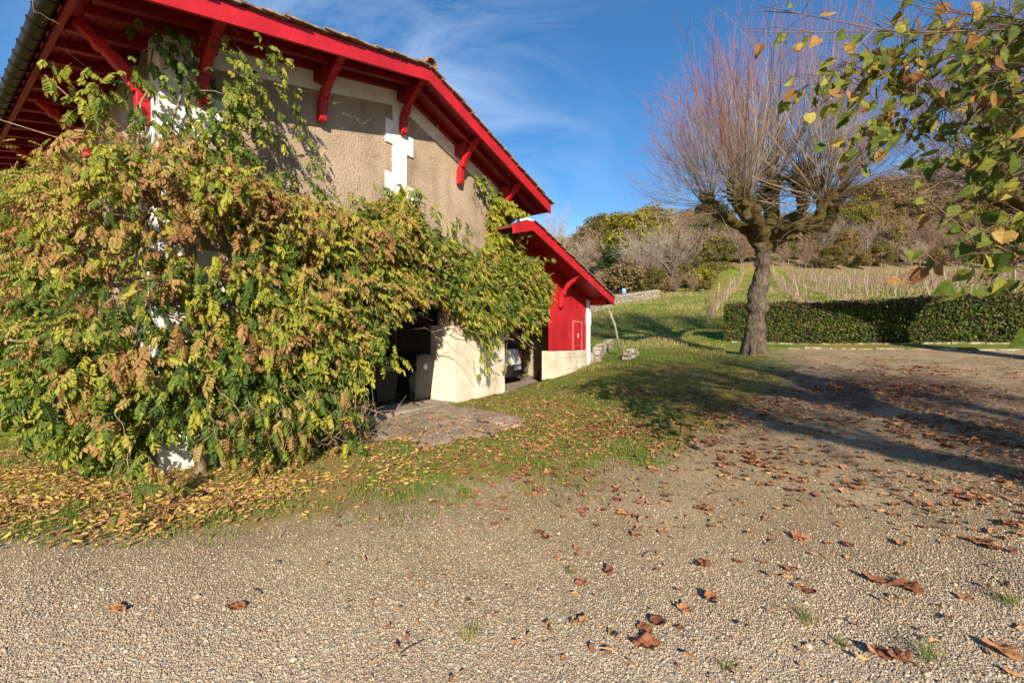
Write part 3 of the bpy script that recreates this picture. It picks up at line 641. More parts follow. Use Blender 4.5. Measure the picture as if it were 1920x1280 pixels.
BOT = [(-9, -1.5), (-4, -1.4), (0, -1.42), (1.2, -1.38), (1.75, -1.3), (1.95, -.9), (2.15, -.2), (2.5, .25), (3.1, .62), (3.6, .85), (4.3, .78), (5.0, .55), (5.4, .2), (5.7, .25), (6.3, .40), (6.9, .50), (7.5, .48), (7.9, .6), (8.2, .75), (8.6, 1.5)]
DEP = [(-9, .9), (-4, 1.0), (-1, 1.0), (0, .95), (1, 1.05), (1.8, .95), (2.6, .85), (3.4, .75), (4.2, .62), (5.2, .5), (6.2, .55), (7.2, .6), (8.4, .45)]
def wist_shell(n, p0, p1, seed, layer=.42):
    rg = np.random.default_rng(seed)
    p = rg.uniform(p0, p1, n); base, out = frame_p(p)
    top = interp_line(TOP, p); bot = interp_line(BOT, p); D = interp_line(DEP, p)
    f = rg.beta(1.0, 1.0, n); z = bot+(top-bot)*f
    q = np.stack([base[:, 0], base[:, 1], z], 1)
    nz = vnoise(q, 1.5, 2.)*.5 + vnoise(q, 3.6, 5.)*.32 + vnoise(q, 8.0, 1.)*.18
    edge = np.clip(np.minimum((top-z)/.55, 1), 0.05, 1)**.5
    low = np.clip((z+1.6)/.9, .45, 1)
    Do = D*edge*low*(.92+.30*nz)
    d = Do - np.abs(rg.normal(0, layer*.5, n)); d = np.maximum(d, rg.uniform(.02, .15, n))
    zz = z + .10*nz + rg.normal(0, .04, n)+ .10*vnoise(q, 2.6, 9)*(f > .8)
    pos = np.concatenate([base, np.zeros((n, 1))], 1)+out*d[:, None]; pos[:, 2] = zz+EYE
    keep = rg.random(n) < np.clip(.74+1.25*nz, .05, 1)
    return pos[keep], out[keep], p[keep], zz[keep], nz[keep]
def leaf_tints(p, z, nz, rg):
    n = len(p)
    hi = np.clip((z+.3)/1.6, 0, 1)
    brown = np.where(p < 3.2, .16+.36*hi, np.where(p < 5, .24, .08))
    brown = brown + .30*nz
    yell = np.where(p > 5, .50, .26)
    r = rg.random(n)
    t = rg.uniform(.10, .48, n)
    t = np.where(r < brown, rg.uniform(.66, 1, n), t)
    t = np.where((r >= brown) & (r < brown+yell), rg.uniform(.42, .62, n), t)
    return t
parts = []
def add_leaves(pos, out, tint, size, seed, hang=.7):
    rg = np.random.default_rng(seed); n = len(pos)
    fwd = out*rg.uniform(.25, 1, n)[:, None] + np.array([0, 0, -1])*rg.uniform(.15, hang*1.6, n)[:, None] + rg.normal(0, .30, (n, 3))
    nrm = out*.9 + np.array([0, 0, 1.0]) + rg.normal(0, .35, (n, 3))
    Bs = basis(fwd, nrm); which = rg.integers(0, len(CMP), n)
    for k, (TV, TF) in enumerate(CMP):
        s = which == k
        if not s.any(): continue
        V, F = stamp(TV, TF, pos[s], Bs[s], size[s])
        T = np.repeat(tint[s], len(TV)) + np.random.default_rng(seed+k).normal(0, .03, s.sum()*len(TV))
        parts.append((V, F, np.clip(T, 0, 1)))
rgw = np.random.default_rng(11)
for (n, a, b2, sd_, lay) in ((3600, -9, -3.5, 21, .4), (8200, -3.5, 0, 22, .5), (10500, 0, 3.0, 23, .55), (2700, 3.0, 5.0, 24, .42), (3600, 5.0, 8.5, 25, .40)):
    pos, out, p, z, nz = wist_shell(int(n*.23), a, b2, sd_, lay); m_ = len(pos)
    tint = leaf_tints(p, z, nz, rgw); ax = out*rgw.uniform(.4, 1, m_)[:, None]+rgw.normal(0, .55, (m_, 3)); ax[:, 2] -= rgw.uniform(0, .5, m_); ax /= np.linalg.norm(ax, axis=1, keepdims=True)
    szs = rgw.uniform(.13, .25, m_)*np.clip(1.22-.16*(z+.9), .9, 1.35)
    for q_i in range(5):                     # each spray is a shoot of five compound leaves, older ones browner
        f = (q_i-2)*.075; c = pos+ax*f+np.array([0, 0, -1])*(.35*max(f, 0)**1.3)+rgw.normal(0, .035, (m_, 3)); side = rgw.normal(0, .30, (m_, 3))+(1 if q_i % 2 else -1)*.35*np.cross(ax, [0, 0, 1])
        add_leaves(c, out*.6+ax*.55+side, np.clip(tint+rgw.normal(0, .07, m_)-.03*q_i, 0, 1), szs*rgw.uniform(.8, 1.15, m_)*(1.1-.07*q_i), sd_+q_i*7)
# strands climbing the corner, hanging and reaching out: polylines (t, s, z)
stems = []; 
def strand(pts, n, size=.2, spread=.10, tint=(.15, .5), stem=.006, hang=.8):
    P = np.array([B(*q) for q in pts]); seg = np.r_[0, np.cumsum(np.linalg.norm(np.diff(P, axis=0), axis=1))]
    K = 12; u = np.linspace(0, seg[-1], K); C = np.stack([np.interp(u, seg, P[:, i]) for i in range(3)], 1); C[1:-1] += rgw.normal(0, .012, (K-2, 3))
    stems.append((C, stem))
    if n:
        q = rgw.uniform(0, seg[-1], n); pos = np.stack([np.interp(q, seg, P[:, i]) for i in range(3)], 1)+rgw.normal(0, spread*.5, (n, 3))
        out = np.tile(OUT_G, (n, 1)); add_leaves(pos, out, rgw.uniform(tint[0], tint[1], n), rgw.uniform(.7, 1.2, n)*size, int(rgw.integers(1e6)), hang)
strand([(-3.4, -.15, 1.6), (-3.45, -.15, 2.3), (-3.35, -.12, 3.0), (-3.3, -.15, 3.45)], 34, .2, .30, (.0, .4), .018)
strand([(-3.6, .1, 1.9), (-3.7, -.05, 2.6), (-3.6, -.1, 3.3)], 45, .2, .32, (.0, .45), .015)
strand([(-3.55, -.2, 2.0), (-3.2, -.4, 2.5), (-2.9, -.4, 2.75)], 45, .19, .30, (.15, .58))
strand([(-3.2, -.2, 2.6), (-2.85, -.35, 3.0), (-2.7, -.5, 3.5)], 40, .17, .26, (.1, .5))
strand([(-2.9, -.2, 3.3), (-2.7, -.4, 3.05), (-2.55, -.42, 2.7), (-2.6, -.4, 2.45)], 34, .16, .22, (.2, .58))
strand([(-2.7, -.3, 3.1), (-2.3, -.25, 2.95), (-1.95, -.2, 2.6), (-1.75, -.25, 2.35)], 18, .16, .16, (.0, .35))
strand([(-2.3, -.35, 3.55), (-2.05, -.3, 3.2), (-1.8, -.3, 2.8), (-1.7, -.35, 2.6)], 22, .15, .12, (.1, .55))
strand([(-2.2, -.3, 2.1), (-2.0, -.45, 2.45), (-1.75, -.5, 2.7)], 9, .16, .2, (.2, .5))
strand([(-3.9, .6, 2.4), (-4.1, .5, 2.8), (-4.3, .4, 2.9), (-4.4, .3, 2.85)], 20, .2, .16, (.30, .55))
strand([(-3.8, .4, 2.5), (-4.1, .0, 2.8), (-4.3, -.2, 2.85)], 16, .2, .14, (.30, .5))
strand([(-3.0, -.35, 2.3), (-2.95, -.45, 2.6), (-2.95, -.45, 2.9)], 30, .17, .32, (.1, .55))
strand([(-3.0, -.4, 1.9), (-2.4, -.35, 2.05), (-1.9, -.4, 2.0), (-1.4, -.3, 1.9)], 14, .15, .15, (.2, .6))
strand([(-2.95, -.5, 3.6), (-2.8, -.62, 3.25), (-2.7, -.62, 2.95), (-2.72, -.6, 2.7)], 34, .17, .2, (.2, .6))
strand([(-2.6, -.62, 3.75), (-2.45, -.66, 3.45), (-2.35, -.66, 3.2)], 20, .16, .16, (.25, .6))
strand([(-3.3, -.3, 2.9), (-3.0, -.55, 2.95), (-2.75, -.6, 2.85), (-2.6, -.6, 2.7)], 24, .18, .26, (.1, .55))
strand([(-3.7, -.1, 3.2), (-3.5, -.2, 3.4), (-3.15, -.2, 3.4)], 34, .2, .3, (.0, .3))
strand([(-1.75, -.3, 2.3), (-1.6, -.4, 2.05), (-1.5, -.4, 1.9)], 16, .15, .14, (.2, .5))
for a in range(16):                                  # new growth standing out above the mass
    t = rgw.uniform(-3.3, 4.6); z0 = float(interp_line(TOP, np.array([t+3.5]))[0])-.15
    strand([(t, -.35, z0), (t+rgw.normal(0, .15), -.45, z0+.22), (t+rgw.normal(.1, .2), -.5, z0+.34)], 10, .2, .10, (.1, .6))
# tongue of yellow leaves in front of the dark opening, and hanging tails over the pier
strand([(-1.9, -.7, -.7), (-1.4, -.75, -.38), (-1.0, -.7, -.27), (-.6, -.7, -.24)], 36, .22, .14, (.42, .56), .006, 1.3)
strand([(-1.9, -.7, -.5), (-1.6, -.7, -.6), (-1.3, -.7, -.75)], 18, .22, .14, (.4, .56), .006, 1.3)
strand([(2.0, -.3, .75), (2.1, -.35, .2), (2.15, -.33, -.3), (2.2, -.3, -.62)], 60, .19, .22, (.2, .6))
strand([(2.45, -.3, .6), (2.4, -.35, .1), (2.3, -.33, -.25)], 26, .18, .2, (.2, .58))
strand([(3.1, -.3, .6), (3.0, -.3, .1), (2.98, -.28, -.35), (3.0, -.28, -.6)], 18, .16, .10, (.4, .64))
strand([(3.7, -.35, .5), (3.75, -.4, .15), (3.7, -.4, .05)], 18, .18, .24, (.35, .6))
strand([(4.3, -.3, .8), (4.3, -.35, .35), (4.35, -.3, .2)], 22, .18, .2, (.35, .6))
for a in range(34):                                  # low arching shoots near the ground
    t = rgw.uniform(-4.2, -1.6); s = rgw.uniform(-1.45, -.8); z = rgw.uniform(-1.35, -.9)
    strand([(t, s+.3, z+.45), (t+rgw.normal(0, .1), s, z+.2), (t+rgw.normal(0, .2), s-.12, z-.08)], 9, .2, .14, (.05, 1.0), .004, 1.2)
# bare curling tendrils
def tendril(pts, r=.004): stems.append((np.array([B(*q) for q in pts]), r))
for a in range(26):
    t = rgw.uniform(-4.5, 3.8); zz = rgw.uniform(2.2, 3.5) if t < -1 else rgw.uniform(2.9, 4.2)-abs(t)*.25; s = rgw.uniform(-.7, -.15); q = [(t, s, zz)]
    d = rgw.normal(0, 1, 3); d[2] -= .8
    for k in range(9):
        d = d/np.linalg.norm(d); q.append((q[-1][0]+d[0]*.045, q[-1][1]+d[1]*.025, q[-1][2]+d[2]*.045)); d += rgw.normal(0, .55, 3)
    tendril(q, .003)
tendril([(-5.6, 3.0, 2.9), (-4.9, 2, 2.75), (-4.2, .8, 2.3), (-3.8, .2, 1.9)], .007); tendril([(-5.2, 3.8, 2.1), (-4.6, 2, 2.05), (-4.1, .6, 1.8)], .007)
tendril([(-4.3, .9, 3.0), (-4.0, .4, 2.5), (-3.8, 0, 2.1)], .006)
tendril([(-1.9, -.6, -1.0), (-1.4, -.9, -.95), (-1.0, -1.1, -1.15), (-.8, -1.2, -1.3)], .008)
tendril([(1.9, -.2, -.3), (2.0, -.15, -.7), (2.3, -.12, -1.0), (2.9, -.1, -.85)], .005)
tendril([(-.35, -.4, .6), (-.4, -.4, .1), (-.38, -.4, -.5)], .005); tendril([(-.9, -.5, .2), (-.8, -.5, -.3), (-1.1, -.5, -.6)], .006)
wist = thing('wisteria', 'huge wisteria with green, yellow and browning leaves sprawling over the barn corner', 'climbing plant', B(-3.4, -.6, -1.55))
V, Fl, T = merge(parts)
link('foliage', np_mesh('foliage', V, Fl, M['wist'], T), wist)
mb = MB()
for C, r in stems: mb.tube([tuple(c) for c in C], [r*(1-.5*i/len(C)) for i in range(len(C))], 5)
def bent(p0, p1, r0, r1, n=9, amp=.12):
    a, b2 = np.array(B(*p0)), np.array(B(*p1)); q = [a+(b2-a)*k/(n-1)+(rgw.normal(0, amp*.35, 3) if 0 < k < n-1 else 0) for k in range(n)]
    mb.tube([tuple(x) for x in q], [r0+(r1-r0)*k/(n-1) for k in range(n)], 6)
bent((-3.2, -.35, -1.7), (-3.3, -.2, 2.6), .07, .03); bent((-3.05, -.4, -1.7), (-2.4, -.25, 1.4), .05, .02); bent((-2.9, -.25, 1.0), (1.8, -.22, 1.2), .04, .02, 14); bent((1.0, -.2, 1.3), (4.9, -.3, 1.5), .03, .012, 14)
bent((-3.4, -.3, .6), (-3.9, 4, 1.2), .04, .02, 12); bent((-3.3, -.3, 1.2), (-1.2, -.3, 1.9), .03, .01, 12)
for a in range(60):
    t = rgw.uniform(-3.6, 4.2); z = rgw.uniform(.2, 1.6) if t > -1.5 else rgw.uniform(-1.3, 1.8); s = rgw.uniform(-.15, -.05)
    bent((t, s, z), (t+rgw.normal(0, .5), s-rgw.uniform(.3, .8), z+rgw.normal(0, .35)), .010, .004, 6, .1)
for a in range(40):
    s = rgw.uniform(0, 7); z = rgw.uniform(-1, 2.0)
    bent((-3.6, s, z), (-3.7-rgw.uniform(.3, .9), s+rgw.normal(0, .5), z+rgw.normal(0, .3)), .010, .004, 6, .1)
for a in range(130):
    t = rgw.uniform(-2.3, -1.25); s = rgw.uniform(-1.2, -.3); z = rgw.uniform(-1.5, -.9)
    bent((t, s, z), (t+rgw.normal(.1, .3), s-rgw.uniform(-.1, .4), z+rgw.normal(.1, .25)), .005, .002, 5, .08)
tag(mb.build('stem', M['vine_wood'], wist, smooth=True), kind='stuff')
# yellow creeper on the far corner (hand-shaped leaves)
def creeper_leaf():
    V = [(0, 0, 0)]; F = []
    for a, l in ((-70, .6), (-35, .85), (0, 1), (35, .85), (70, .6)):
        a = R(a); d = np.array([math.sin(a), math.cos(a)]); p = np.array([d[1], -d[0]]); n0 = len(V)
        for q, w_, z in ((.5, -.20, .02), (1.0, 0, -.08), (.5, .20, .02)): V.append((*(d*l*q+p*w_*l), z))
        F.append((0, n0, n0+1, n0+2))
    return np.array(V), [np.array(F)]
CL = creeper_leaf()
def leaf_patch(name, label, cat, boxes, matl, tint, size, seed):
    rg = np.random.default_rng(seed); Ps = []
    for (t0, t1, s0, s1, z0, z1, n) in boxes:
        t = rg.uniform(t0, t1, n); s = rg.uniform(s0, s1, n); z = rg.uniform(z0, z1, n)
        Ps.append(np.stack([PM[0]+U[0]*t+Vv[0]*s, PM[1]+U[1]*t+Vv[1]*s, z+EYE], 1))
    pos = np.concatenate(Ps); n = len(pos); out = np.tile(OUT_G, (n, 1))
    Bs = basis(np.array([0, 0, -1.])+out*.3+rg.normal(0, .4, (n, 3)), out+np.array([0, 0, .5])+rg.normal(0, .35, (n, 3)))
    V, F = stamp(CL[0], CL[1], pos, Bs, rg.uniform(.7, 1.3, n)*size); T = np.repeat(rg.uniform(tint[0], tint[1], n), len(CL[0]))
    th = thing(name, label, cat, tuple(pos[0])); link('foliage', np_mesh('foliage', V, F, matl, T), th)
    m2 = MB(B)
    for i in range(6):
        b = boxes[min(i, len(boxes)-1)]; q = [(b[0]+(b[1]-b[0])*rg.random(), -.06, b[4]-.4)]
        for k in range(6): q.append((q[-1][0]+rg.normal(0, .06), -.06, q[-1][2]+(b[5]-b[4]+.3)/6))
        m2.tube(q, .007, 4)
    tag(m2.build('stem', M['vine_wood'], th), kind='stuff')
leaf_patch('creeper', 'bright yellow-green creeper climbing the far corner of the barn', 'climbing plant', [(2.5, 3.35, -.3, -.05, 2.1, 3.1, 800), (2.65, 3.3, -.4, -.1, 3.0, 3.36, 260), (2.9, 3.7, -.55, -.2, 2.95, 3.2, 110), (2.4, 3.5, -.35, -.05, 1.6, 2.3, 500)], M['wist'], (.38, .62), .11, 5)
leaf_patch('creeper', 'small green creeper sprig tucked under the red right-hand verge', 'climbing plant', [(2.05, 2.4, -.3, -.1, 3.42, 3.72, 24), (2.35, 2.75, -.3, -.1, 3.25, 3.5, 28), (2.6, 2.95, -.3, -.1, 3.1, 3.35, 24)], M['wist'], (.2, .5), .11, 6)

# ------------------------------------------------------------------ things in the openings
def wheelie(t, s, rot, label):
    th = thing('wheeled_bin', label, 'bin', B(t, s, FLOOR), group='black bins in the dark opening')
    c, sn = math.cos(rot), math.sin(rot)
    fr = lambda x, y, z: B(t+x*c-y*sn, s+x*sn+y*c, FLOOR+z)
    mb = MB(fr)
    mb.poly([(-.22, -.24, .06), (.22, -.24, .06), (.22, .22, .06), (-.22, .22, .06), (-.29, -.33, .93), (.29, -.33, .93), (.29, .33, .93), (-.29, .33, .93)], [(0,3,2,1),(4,5,6,7),(0,1,5,4),(1,2,6,5),(2,3,7,6),(3,0,4,7)])
    mb.box(-.31, .31, -.35, .35, .93, .965); mb.build('body', M['black_plastic'], th, bevel=.02)
    mb = MB(fr); mb.prism([(-.36, .967), (-.34, 1.0), (-.1, 1.045), (.25, 1.05), (.36, 1.01), (.36, .967)], -.31, .31, lambda p, q, a: (a, p, q)); mb.build('lid', M['black_plastic'], th, bevel=.012)
    mb = MB(fr); mb.tube([(-.24, .42, 1.0), (.24, .42, 1.0)], .018, 8); mb.box(-.24, -.2, .33, .43, .96, 1.0); mb.box(.2, .24, .33, .43, .96, 1.0); mb.build('handle', M['black_plastic'], th)
    for x in (-.28, .25):
        mb = MB(fr); mb.tube([(x, .25, .1), (x+.04, .25, .1)], .1, 16); mb.build('wheel', M['rubber'], th)
    mb = MB(fr); mb.tube([(0, -.316, .74), (0, -.324, .74)], .06, 20); o = mb.build('emblem', M['grey_plastic'], th)
wheelie(1.05, .75, .1, 'black wheeled bin with round grey emblem, right against the stone pier')
wheelie(.30, .95, -.05, 'black wheeled bin standing deeper in the dark opening, left of the bin by the pier')
# white car inside the annex
car = thing('parked_car', 'white hatchback parked in the annex, its rear showing beside the stone pier', 'car', B(5.0, 2.6, FLOOR+.02))
cy_, cx_ = 1.75, 3.55   # rear face centre in (s, t)
ca_ = R(13)
def CF(x, y, z):      # x across, y forward (into the shed), z up
    return B(5.2 + x*math.cos(ca_)-y*math.sin(ca_), .95 + x*math.sin(ca_)+y*math.cos(ca_), FLOOR+.02+z)
side = [(.02, .32), (.0, .55), (.03, .78), (.10, 1.0), (.38, 1.36), (.75, 1.46), (1.6, 1.48), (2.3, 1.40), (3.0, 1.02), (3.8, .86), (3.98, .66), (4.0, .3), (3.6, .22), (.3, .22)]
secs = []
mb = MB(CF)
ny = len(side); xs = [-.86, -.80, -.55, 0, .55, .80, .86]
for x in xs:
    k = abs(x)/.86
    for (yy, zz) in side:
        tz = zz if zz < .9 else .9+(zz-.9)*(1-.05*k**4); xx = x
        if zz > 1.0: xx = x*(1-.24*(zz-1.0)/.48)
        y2 = yy+(.14*k**3 if yy < 1 and zz < 1.1 else 0)-(.22*k**3 if yy > 3.5 else 0); mb.v.append(tuple(CF(xx, y2, tz)))
for i in range(len(xs)-1):
    for j in range(ny): mb.f.append((i*ny+j, i*ny+(j+1) % ny, (i+1)*ny+(j+1) % ny, (i+1)*ny+j))
mb.f += [tuple(range(ny)), tuple(range((len(xs)-1)*ny, len(xs)*ny))]
mb.build('body', M['white_paint'], car, smooth=False, bevel=.03)
mb = MB(CF); mb.poly([(-.60, .115, 1.03), (.60, .115, 1.03), (.50, .345, 1.33), (-.50, .345, 1.33), (-.60, .16, 1.03), (.60, .16, 1.03), (.50, .40, 1.33), (-.50, .40, 1.33)], [(0,1,2,3),(4,7,6,5),(0,4,5,1),(1,5,6,2),(2,6,7,3),(3,7,4,0)]); mb.build('rear_window', M['glass'], car)
mb = MB(CF); mb.prism([(-.88, .13), (-.7, -.03), (0, -.07), (.7, -.03), (.88, .13), (.88, .55), (.8, .55), (.8, .2), (-.8, .2), (-.8, .55), (-.88, .55)], .24, .56, lambda p, q, a: (p, q, a)); mb.build('bumper', M['black_plastic'], car, bevel=.02)
mb = MB(CF); mb.box(-.26, .26, -.085, -.068, .42, .53); mb.build('number_plate', M['metal'], car)
for x in (-.74, .74):
    mb = MB(CF); mb.box(x-.10, x+.10, .045, .16, .72, .98); mb.build('tail_light', M['red_lens'], car, bevel=.02)
    for y in (.75, 3.25):
        sx_ = 1 if x > 0 else -1
        mb = MB(CF); mb.tube([(sx_*.70, y, .31), (sx_*.72, y, .31), (sx_*.88, y, .31), (sx_*.895, y, .31)], [.29, .315, .315, .28], 24); w_ = mb.build('wheel', M['rubber'], car)
        mb = MB(CF); mb.tube([(sx_*.89, y, .31), (sx_*.90, y, .31)], .2, 16); mb.build('rim', M['metal'], w_)

# ------------------------------------------------------------------ pollarded lime trees
def pollard(name, label, base, limbs, shoots_n, Ls, seed, scale=1., lean=None, trunk_r=.25, per_head=70, twigs=5):
    """limbs: list of polylines [(x,y,z,r),...] relative to base; last point is a head"""
    rg = np.random.default_rng(seed)
    th = thing(name, label, 'tree', tuple(base))
    bx_, by_, bz_ = base
    mb = MB()
    for L_ in limbs:
        P = []; 
        for i in range(len(L_)-1):
            for k in range(4):
                f = k/4; a, b2 = np.array(L_[i]), np.array(L_[i+1]); q = a+(b2-a)*f; 
                if i+f > 0: q[:3] += rg.normal(0, .02, 3)
                P.append(q)
        P.append(np.array(L_[-1]))
        mb.tube([(p[0], p[1], p[2]) for p in P], [p[3]*(1+rg.normal(0, .07)) for p in P], 12)
    heads = [np.array(L_[-1][:3]) for L_ in limbs[1:]]
    for L_ in limbs[1:]:
        h = np.array(L_[-1][:3]); r = L_[-1][3]
        for k in range(9):
            c = h+rg.normal(0, r*.7, 3); rr = r*rg.uniform(.35, .85)
            mb.tube([tuple(c+[0, 0, -rr]), tuple(c+[0, 0, -rr*.6]), tuple(c), tuple(c+[0, 0, rr*.6]), tuple(c+[0, 0, rr])], [rr*.2, rr*.8, rr, rr*.8, rr*.2], 8)
    # root flare
    for k in range(9):
        a = k/9*6.283+rg.uniform(-.2, .2); d = np.array([math.cos(a), math.sin(a), 0]); 
        mb.tube([tuple(d*trunk_r*.45+[0, 0, .8]), tuple(d*trunk_r*.85+[0, 0, .35]), tuple(d*trunk_r*1.2+[0, 0, .05]), tuple(d*trunk_r*1.5+[0, 0, -.2])], [.09, .11, .10, .06], 8)
    me = bpy.data.meshes.new('trunk'); me.from_pydata(mb.v, [], mb.f); me.materials.append(M['bark'])
    o = bpy.data.objects.new('trunk', me); COL.objects.link(o); o.parent = th
    rm = o.modifiers.new('fuse', 'REMESH'); rm.mode = 'VOXEL'; rm.voxel_size = .035; rm.use_smooth_shade = True
    tx = bpy.data.textures.new('lumps', 'CLOUDS'); tx.noise_scale = .17; tx.noise_depth = 3
    dm = o.modifiers.new('lumps', 'DISPLACE'); dm.texture = tx; dm.strength = .12; dm.mid_level = .5; dm.texture_coords = 'LOCAL'
    # shoots
    N_ = []; tips = []
    cen = np.mean(heads, axis=0); K = 9
    allP = []; allR = []; tb = []
    for hi, h in enumerate(heads):
        nh = per_head
        rad = h-cen; rad[2] = 0; rl = np.linalg.norm(rad[:2])
        az = rg.uniform(0, 2*np.pi, nh); el = np.where(rg.random(nh) < .5, rg.uniform(1.0, 1.55, nh), rg.uniform(.1, 1.2, nh)); el = np.where(rg.random(nh) < .07, rg.uniform(-.5, 0, nh), el)
        d0 = np.stack([np.cos(az)*np.cos(el), np.sin(az)*np.cos(el), np.sin(el)], 1) + rad[None]*.22
        d0 /= np.linalg.norm(d0, axis=1, keepdims=True)
        up = np.clip(d0[:, 2], 0, 1)
        oc = (h-cen+np.array([0, 0, .2]))[None]/np.array([4.4, 4.4, Ls+1.5]); dc = (d0+np.array([0, 0, .22]))/np.array([4.4, 4.4, Ls+1.5]); qa = (dc**2).sum(1); qb = (dc*oc).sum(1); qc = (oc**2).sum(1)-1
        Ln = (-qb+np.sqrt(np.maximum(qb*qb-qa*qc, .01)))/qa*rg.uniform(.58, 1.04, nh)
        P = np.zeros((nh, K, 3)); P[:, 0] = h+d0*.15+rg.normal(0, .07, (nh, 3)); d = d0.copy()
        curl = rg.uniform(.03, .12, nh)[:, None]*(1-up[:, None]*.6)
        for k in range(1, K):
            P[:, k] = P[:, k-1]+d*(Ln/(K-1))[:, None]
            d = d+np.array([0, 0, 1])*curl+rg.normal(0, .085, (nh, 3)); d /= np.linalg.norm(d, axis=1, keepdims=True)
        r0 = rg.uniform(.005, .015, nh)*np.clip(Ln/3.5, .45, 1.2)
        Rd = r0[:, None]*np.linspace(1, .18, K)[None]
        allP.append(P); allR.append(Rd)
    P = np.concatenate(allP); Rd = np.concatenate(allR)
    V1, F1, pr = tubes(P, Rd, 3); parts_ = [(V1, [F1], np.clip(pr*.80, 0, 1))]
    # side twigs
    n = len(P)*twigs; src = rg.integers(0, len(P), n); k = rg.integers(2, K-1, n); f = rg.random(n)[:, None]
    st = P[src, k]*(1-f)+P[src, k+1]*f; dd = P[src, k+1]-P[src, k]; dd /= np.linalg.norm(dd, axis=1, keepdims=True)
    d = dd+rg.normal(0, .38, (n, 3))+np.array([0, 0, .15]); d /= np.linalg.norm(d, axis=1, keepdims=True)
    Lt = rg.uniform(.25, 1.1, n)*np.linspace(1, .6, K)[k]; Q = np.zeros((n, 4, 3)); Q[:, 0] = st
    for j in range(1, 4):
        Q[:, j] = Q[:, j-1]+d*(Lt/3)[:, None]; d = d+np.array([0, 0, .12])+rg.normal(0, .08, (n, 3)); d /= np.linalg.norm(d, axis=1, keepdims=True)
    Rt = rg.uniform(.0022, .0042, n)[:, None]*np.linspace(1, .5, 4)[None]
    V2, F2, p2 = tubes(Q, Rt, 3); tt = np.repeat(k/K, 12)*.8+p2*.35+.1
    parts_.append((V2, [F2], np.clip(tt, 0, 1)))
    # a few hanging epicormic twigs on trunk and limbs
    n = 110; li = rg.integers(0, len(limbs), n); S0 = np.array([np.array(limbs[i][-2][:3])*(1-g)+np.array(limbs[i][-1][:3])*g for i, g in zip(li, rg.random(n))])
    d = rg.normal(0, 1, (n, 3)); d[:, 2] = d[:, 2]*.3+.1; d /= np.linalg.norm(d, axis=1, keepdims=True); Q = np.zeros((n, 7, 3)); Q[:, 0] = S0; Lt = rg.uniform(.5, 2.1, n)
    for j in range(1, 7):
        Q[:, j] = Q[:, j-1]+d*(Lt/6)[:, None]; d = d+np.array([0, 0, -.16])+rg.normal(0, .14, (n, 3)); d /= np.linalg.norm(d, axis=1, keepdims=True)
    V3, F3, p3 = tubes(Q, rg.uniform(.004, .010, n)[:, None]*np.linspace(1, .3, 7)[None], 3); parts_.append((V3, [F3], p3*.3))
    V, Fx, T = merge(parts_)
    o2 = bpy.data.objects.new('crown', np_mesh('crown', V, Fx, M['shoots'], T)); COL.objects.link(o2); o2.parent = th
    return th, heads, P
TX, TY = 7.1, 12.5; TZ = Hs(TX, TY)
def q_(x, y, r, dy=0):           # photo position at the tree's distance -> local coordinates
    p = pxw(x, y, TY+dy); return (p.x-TX, dy, p.z-TZ, r)
trunk = [(0, 0, -.3, .28), q_(1414, 640, .27), q_(1416, 610, .255), q_(1421, 570, .25), q_(1428, 520, .215), q_(1433, 480, .20), q_(1432, 440, .23)]
limbs = [trunk,
         [q_(1432, 470, .18), q_(1405, 435, .15, -.1), q_(1370, 415, .13, -.3), q_(1345, 402, .12, -.5), q_(1328, 385, .19, -.6)],
         [q_(1430, 455, .17), q_(1405, 415, .19, .2), q_(1388, 388, .17, .2), q_(1380, 358, .27, .1)],
         [q_(1432, 450, .17), q_(1420, 420, .20, -.6), q_(1408, 400, .17, -1.2), q_(1400, 380, .2, -1.5)],
         [q_(1434, 450, .17), q_(1447, 415, .18, .1), q_(1452, 385, .13, .1), q_(1450, 346, .20, .1)],
         [q_(1434, 455, .17), q_(1475, 415, .18, -.2), q_(1500, 400, .15, -.2), q_(1508, 375, .15, -.2), q_(1507, 345, .26, -.2)],
         [q_(1436, 462, .2), q_(1485, 432, .16, .6), q_(1530, 420, .13, .9), q_(1548, 430, .14, 1.0), q_(1560, 400, .13, 1.0), q_(1572, 368, .22, 1.0)],
         [q_(1434, 450, .2), q_(1450, 425, .16, 1.0), q_(1440, 395, .14, 1.8), q_(1432, 370, .17, 2.1)],
         [q_(1440, 440, .2), q_(1500, 425, .14, -1.0), q_(1535, 410, .12, -1.3), q_(1545, 375, .16, -1.4)]]
t1, heads1, P1 = pollard('pollarded_tree', 'pollarded leafless tree with mossy limbs and long reddish shoots in front of the hedge', (TX, TY, TZ), limbs, 0, 5.4, 3, per_head=105, twigs=13)
def generic_limbs(seed, hh=4.6, spread=1.5, r=.33, n=8):
    rg = np.random.default_rng(seed); tr = [(0, 0, -.3, r*1.35), (0, 0, .4, r*1.1), (.03, .02, hh*.35, r), (.05, 0, hh*.62, r*.92)]
    out = [tr]
    for k in range(n):
        a = k/n*6.283+rg.uniform(-.3, .3); s = spread*rg.uniform(.6, 1.15); z = hh+rg.uniform(-.5, .4)
        out.append([(.05, 0, hh*.60, r*.7), (.4*s*math.cos(a), .4*s*math.sin(a), hh*.75, r*.55), (.85*s*math.cos(a), .85*s*math.sin(a), hh*.86, r*.42), (s*math.cos(a), s*math.sin(a), z, r*.5)])
    return out
t3, _, _ = pollard('pollarded_tree', 'bare pollarded tree just beyond the right edge, its grey twigs reaching into the picture', (12.7, 9.7, Hs(12.7, 9.7)), generic_limbs(5), 0, 5.2, 8, per_head=75, twigs=7)
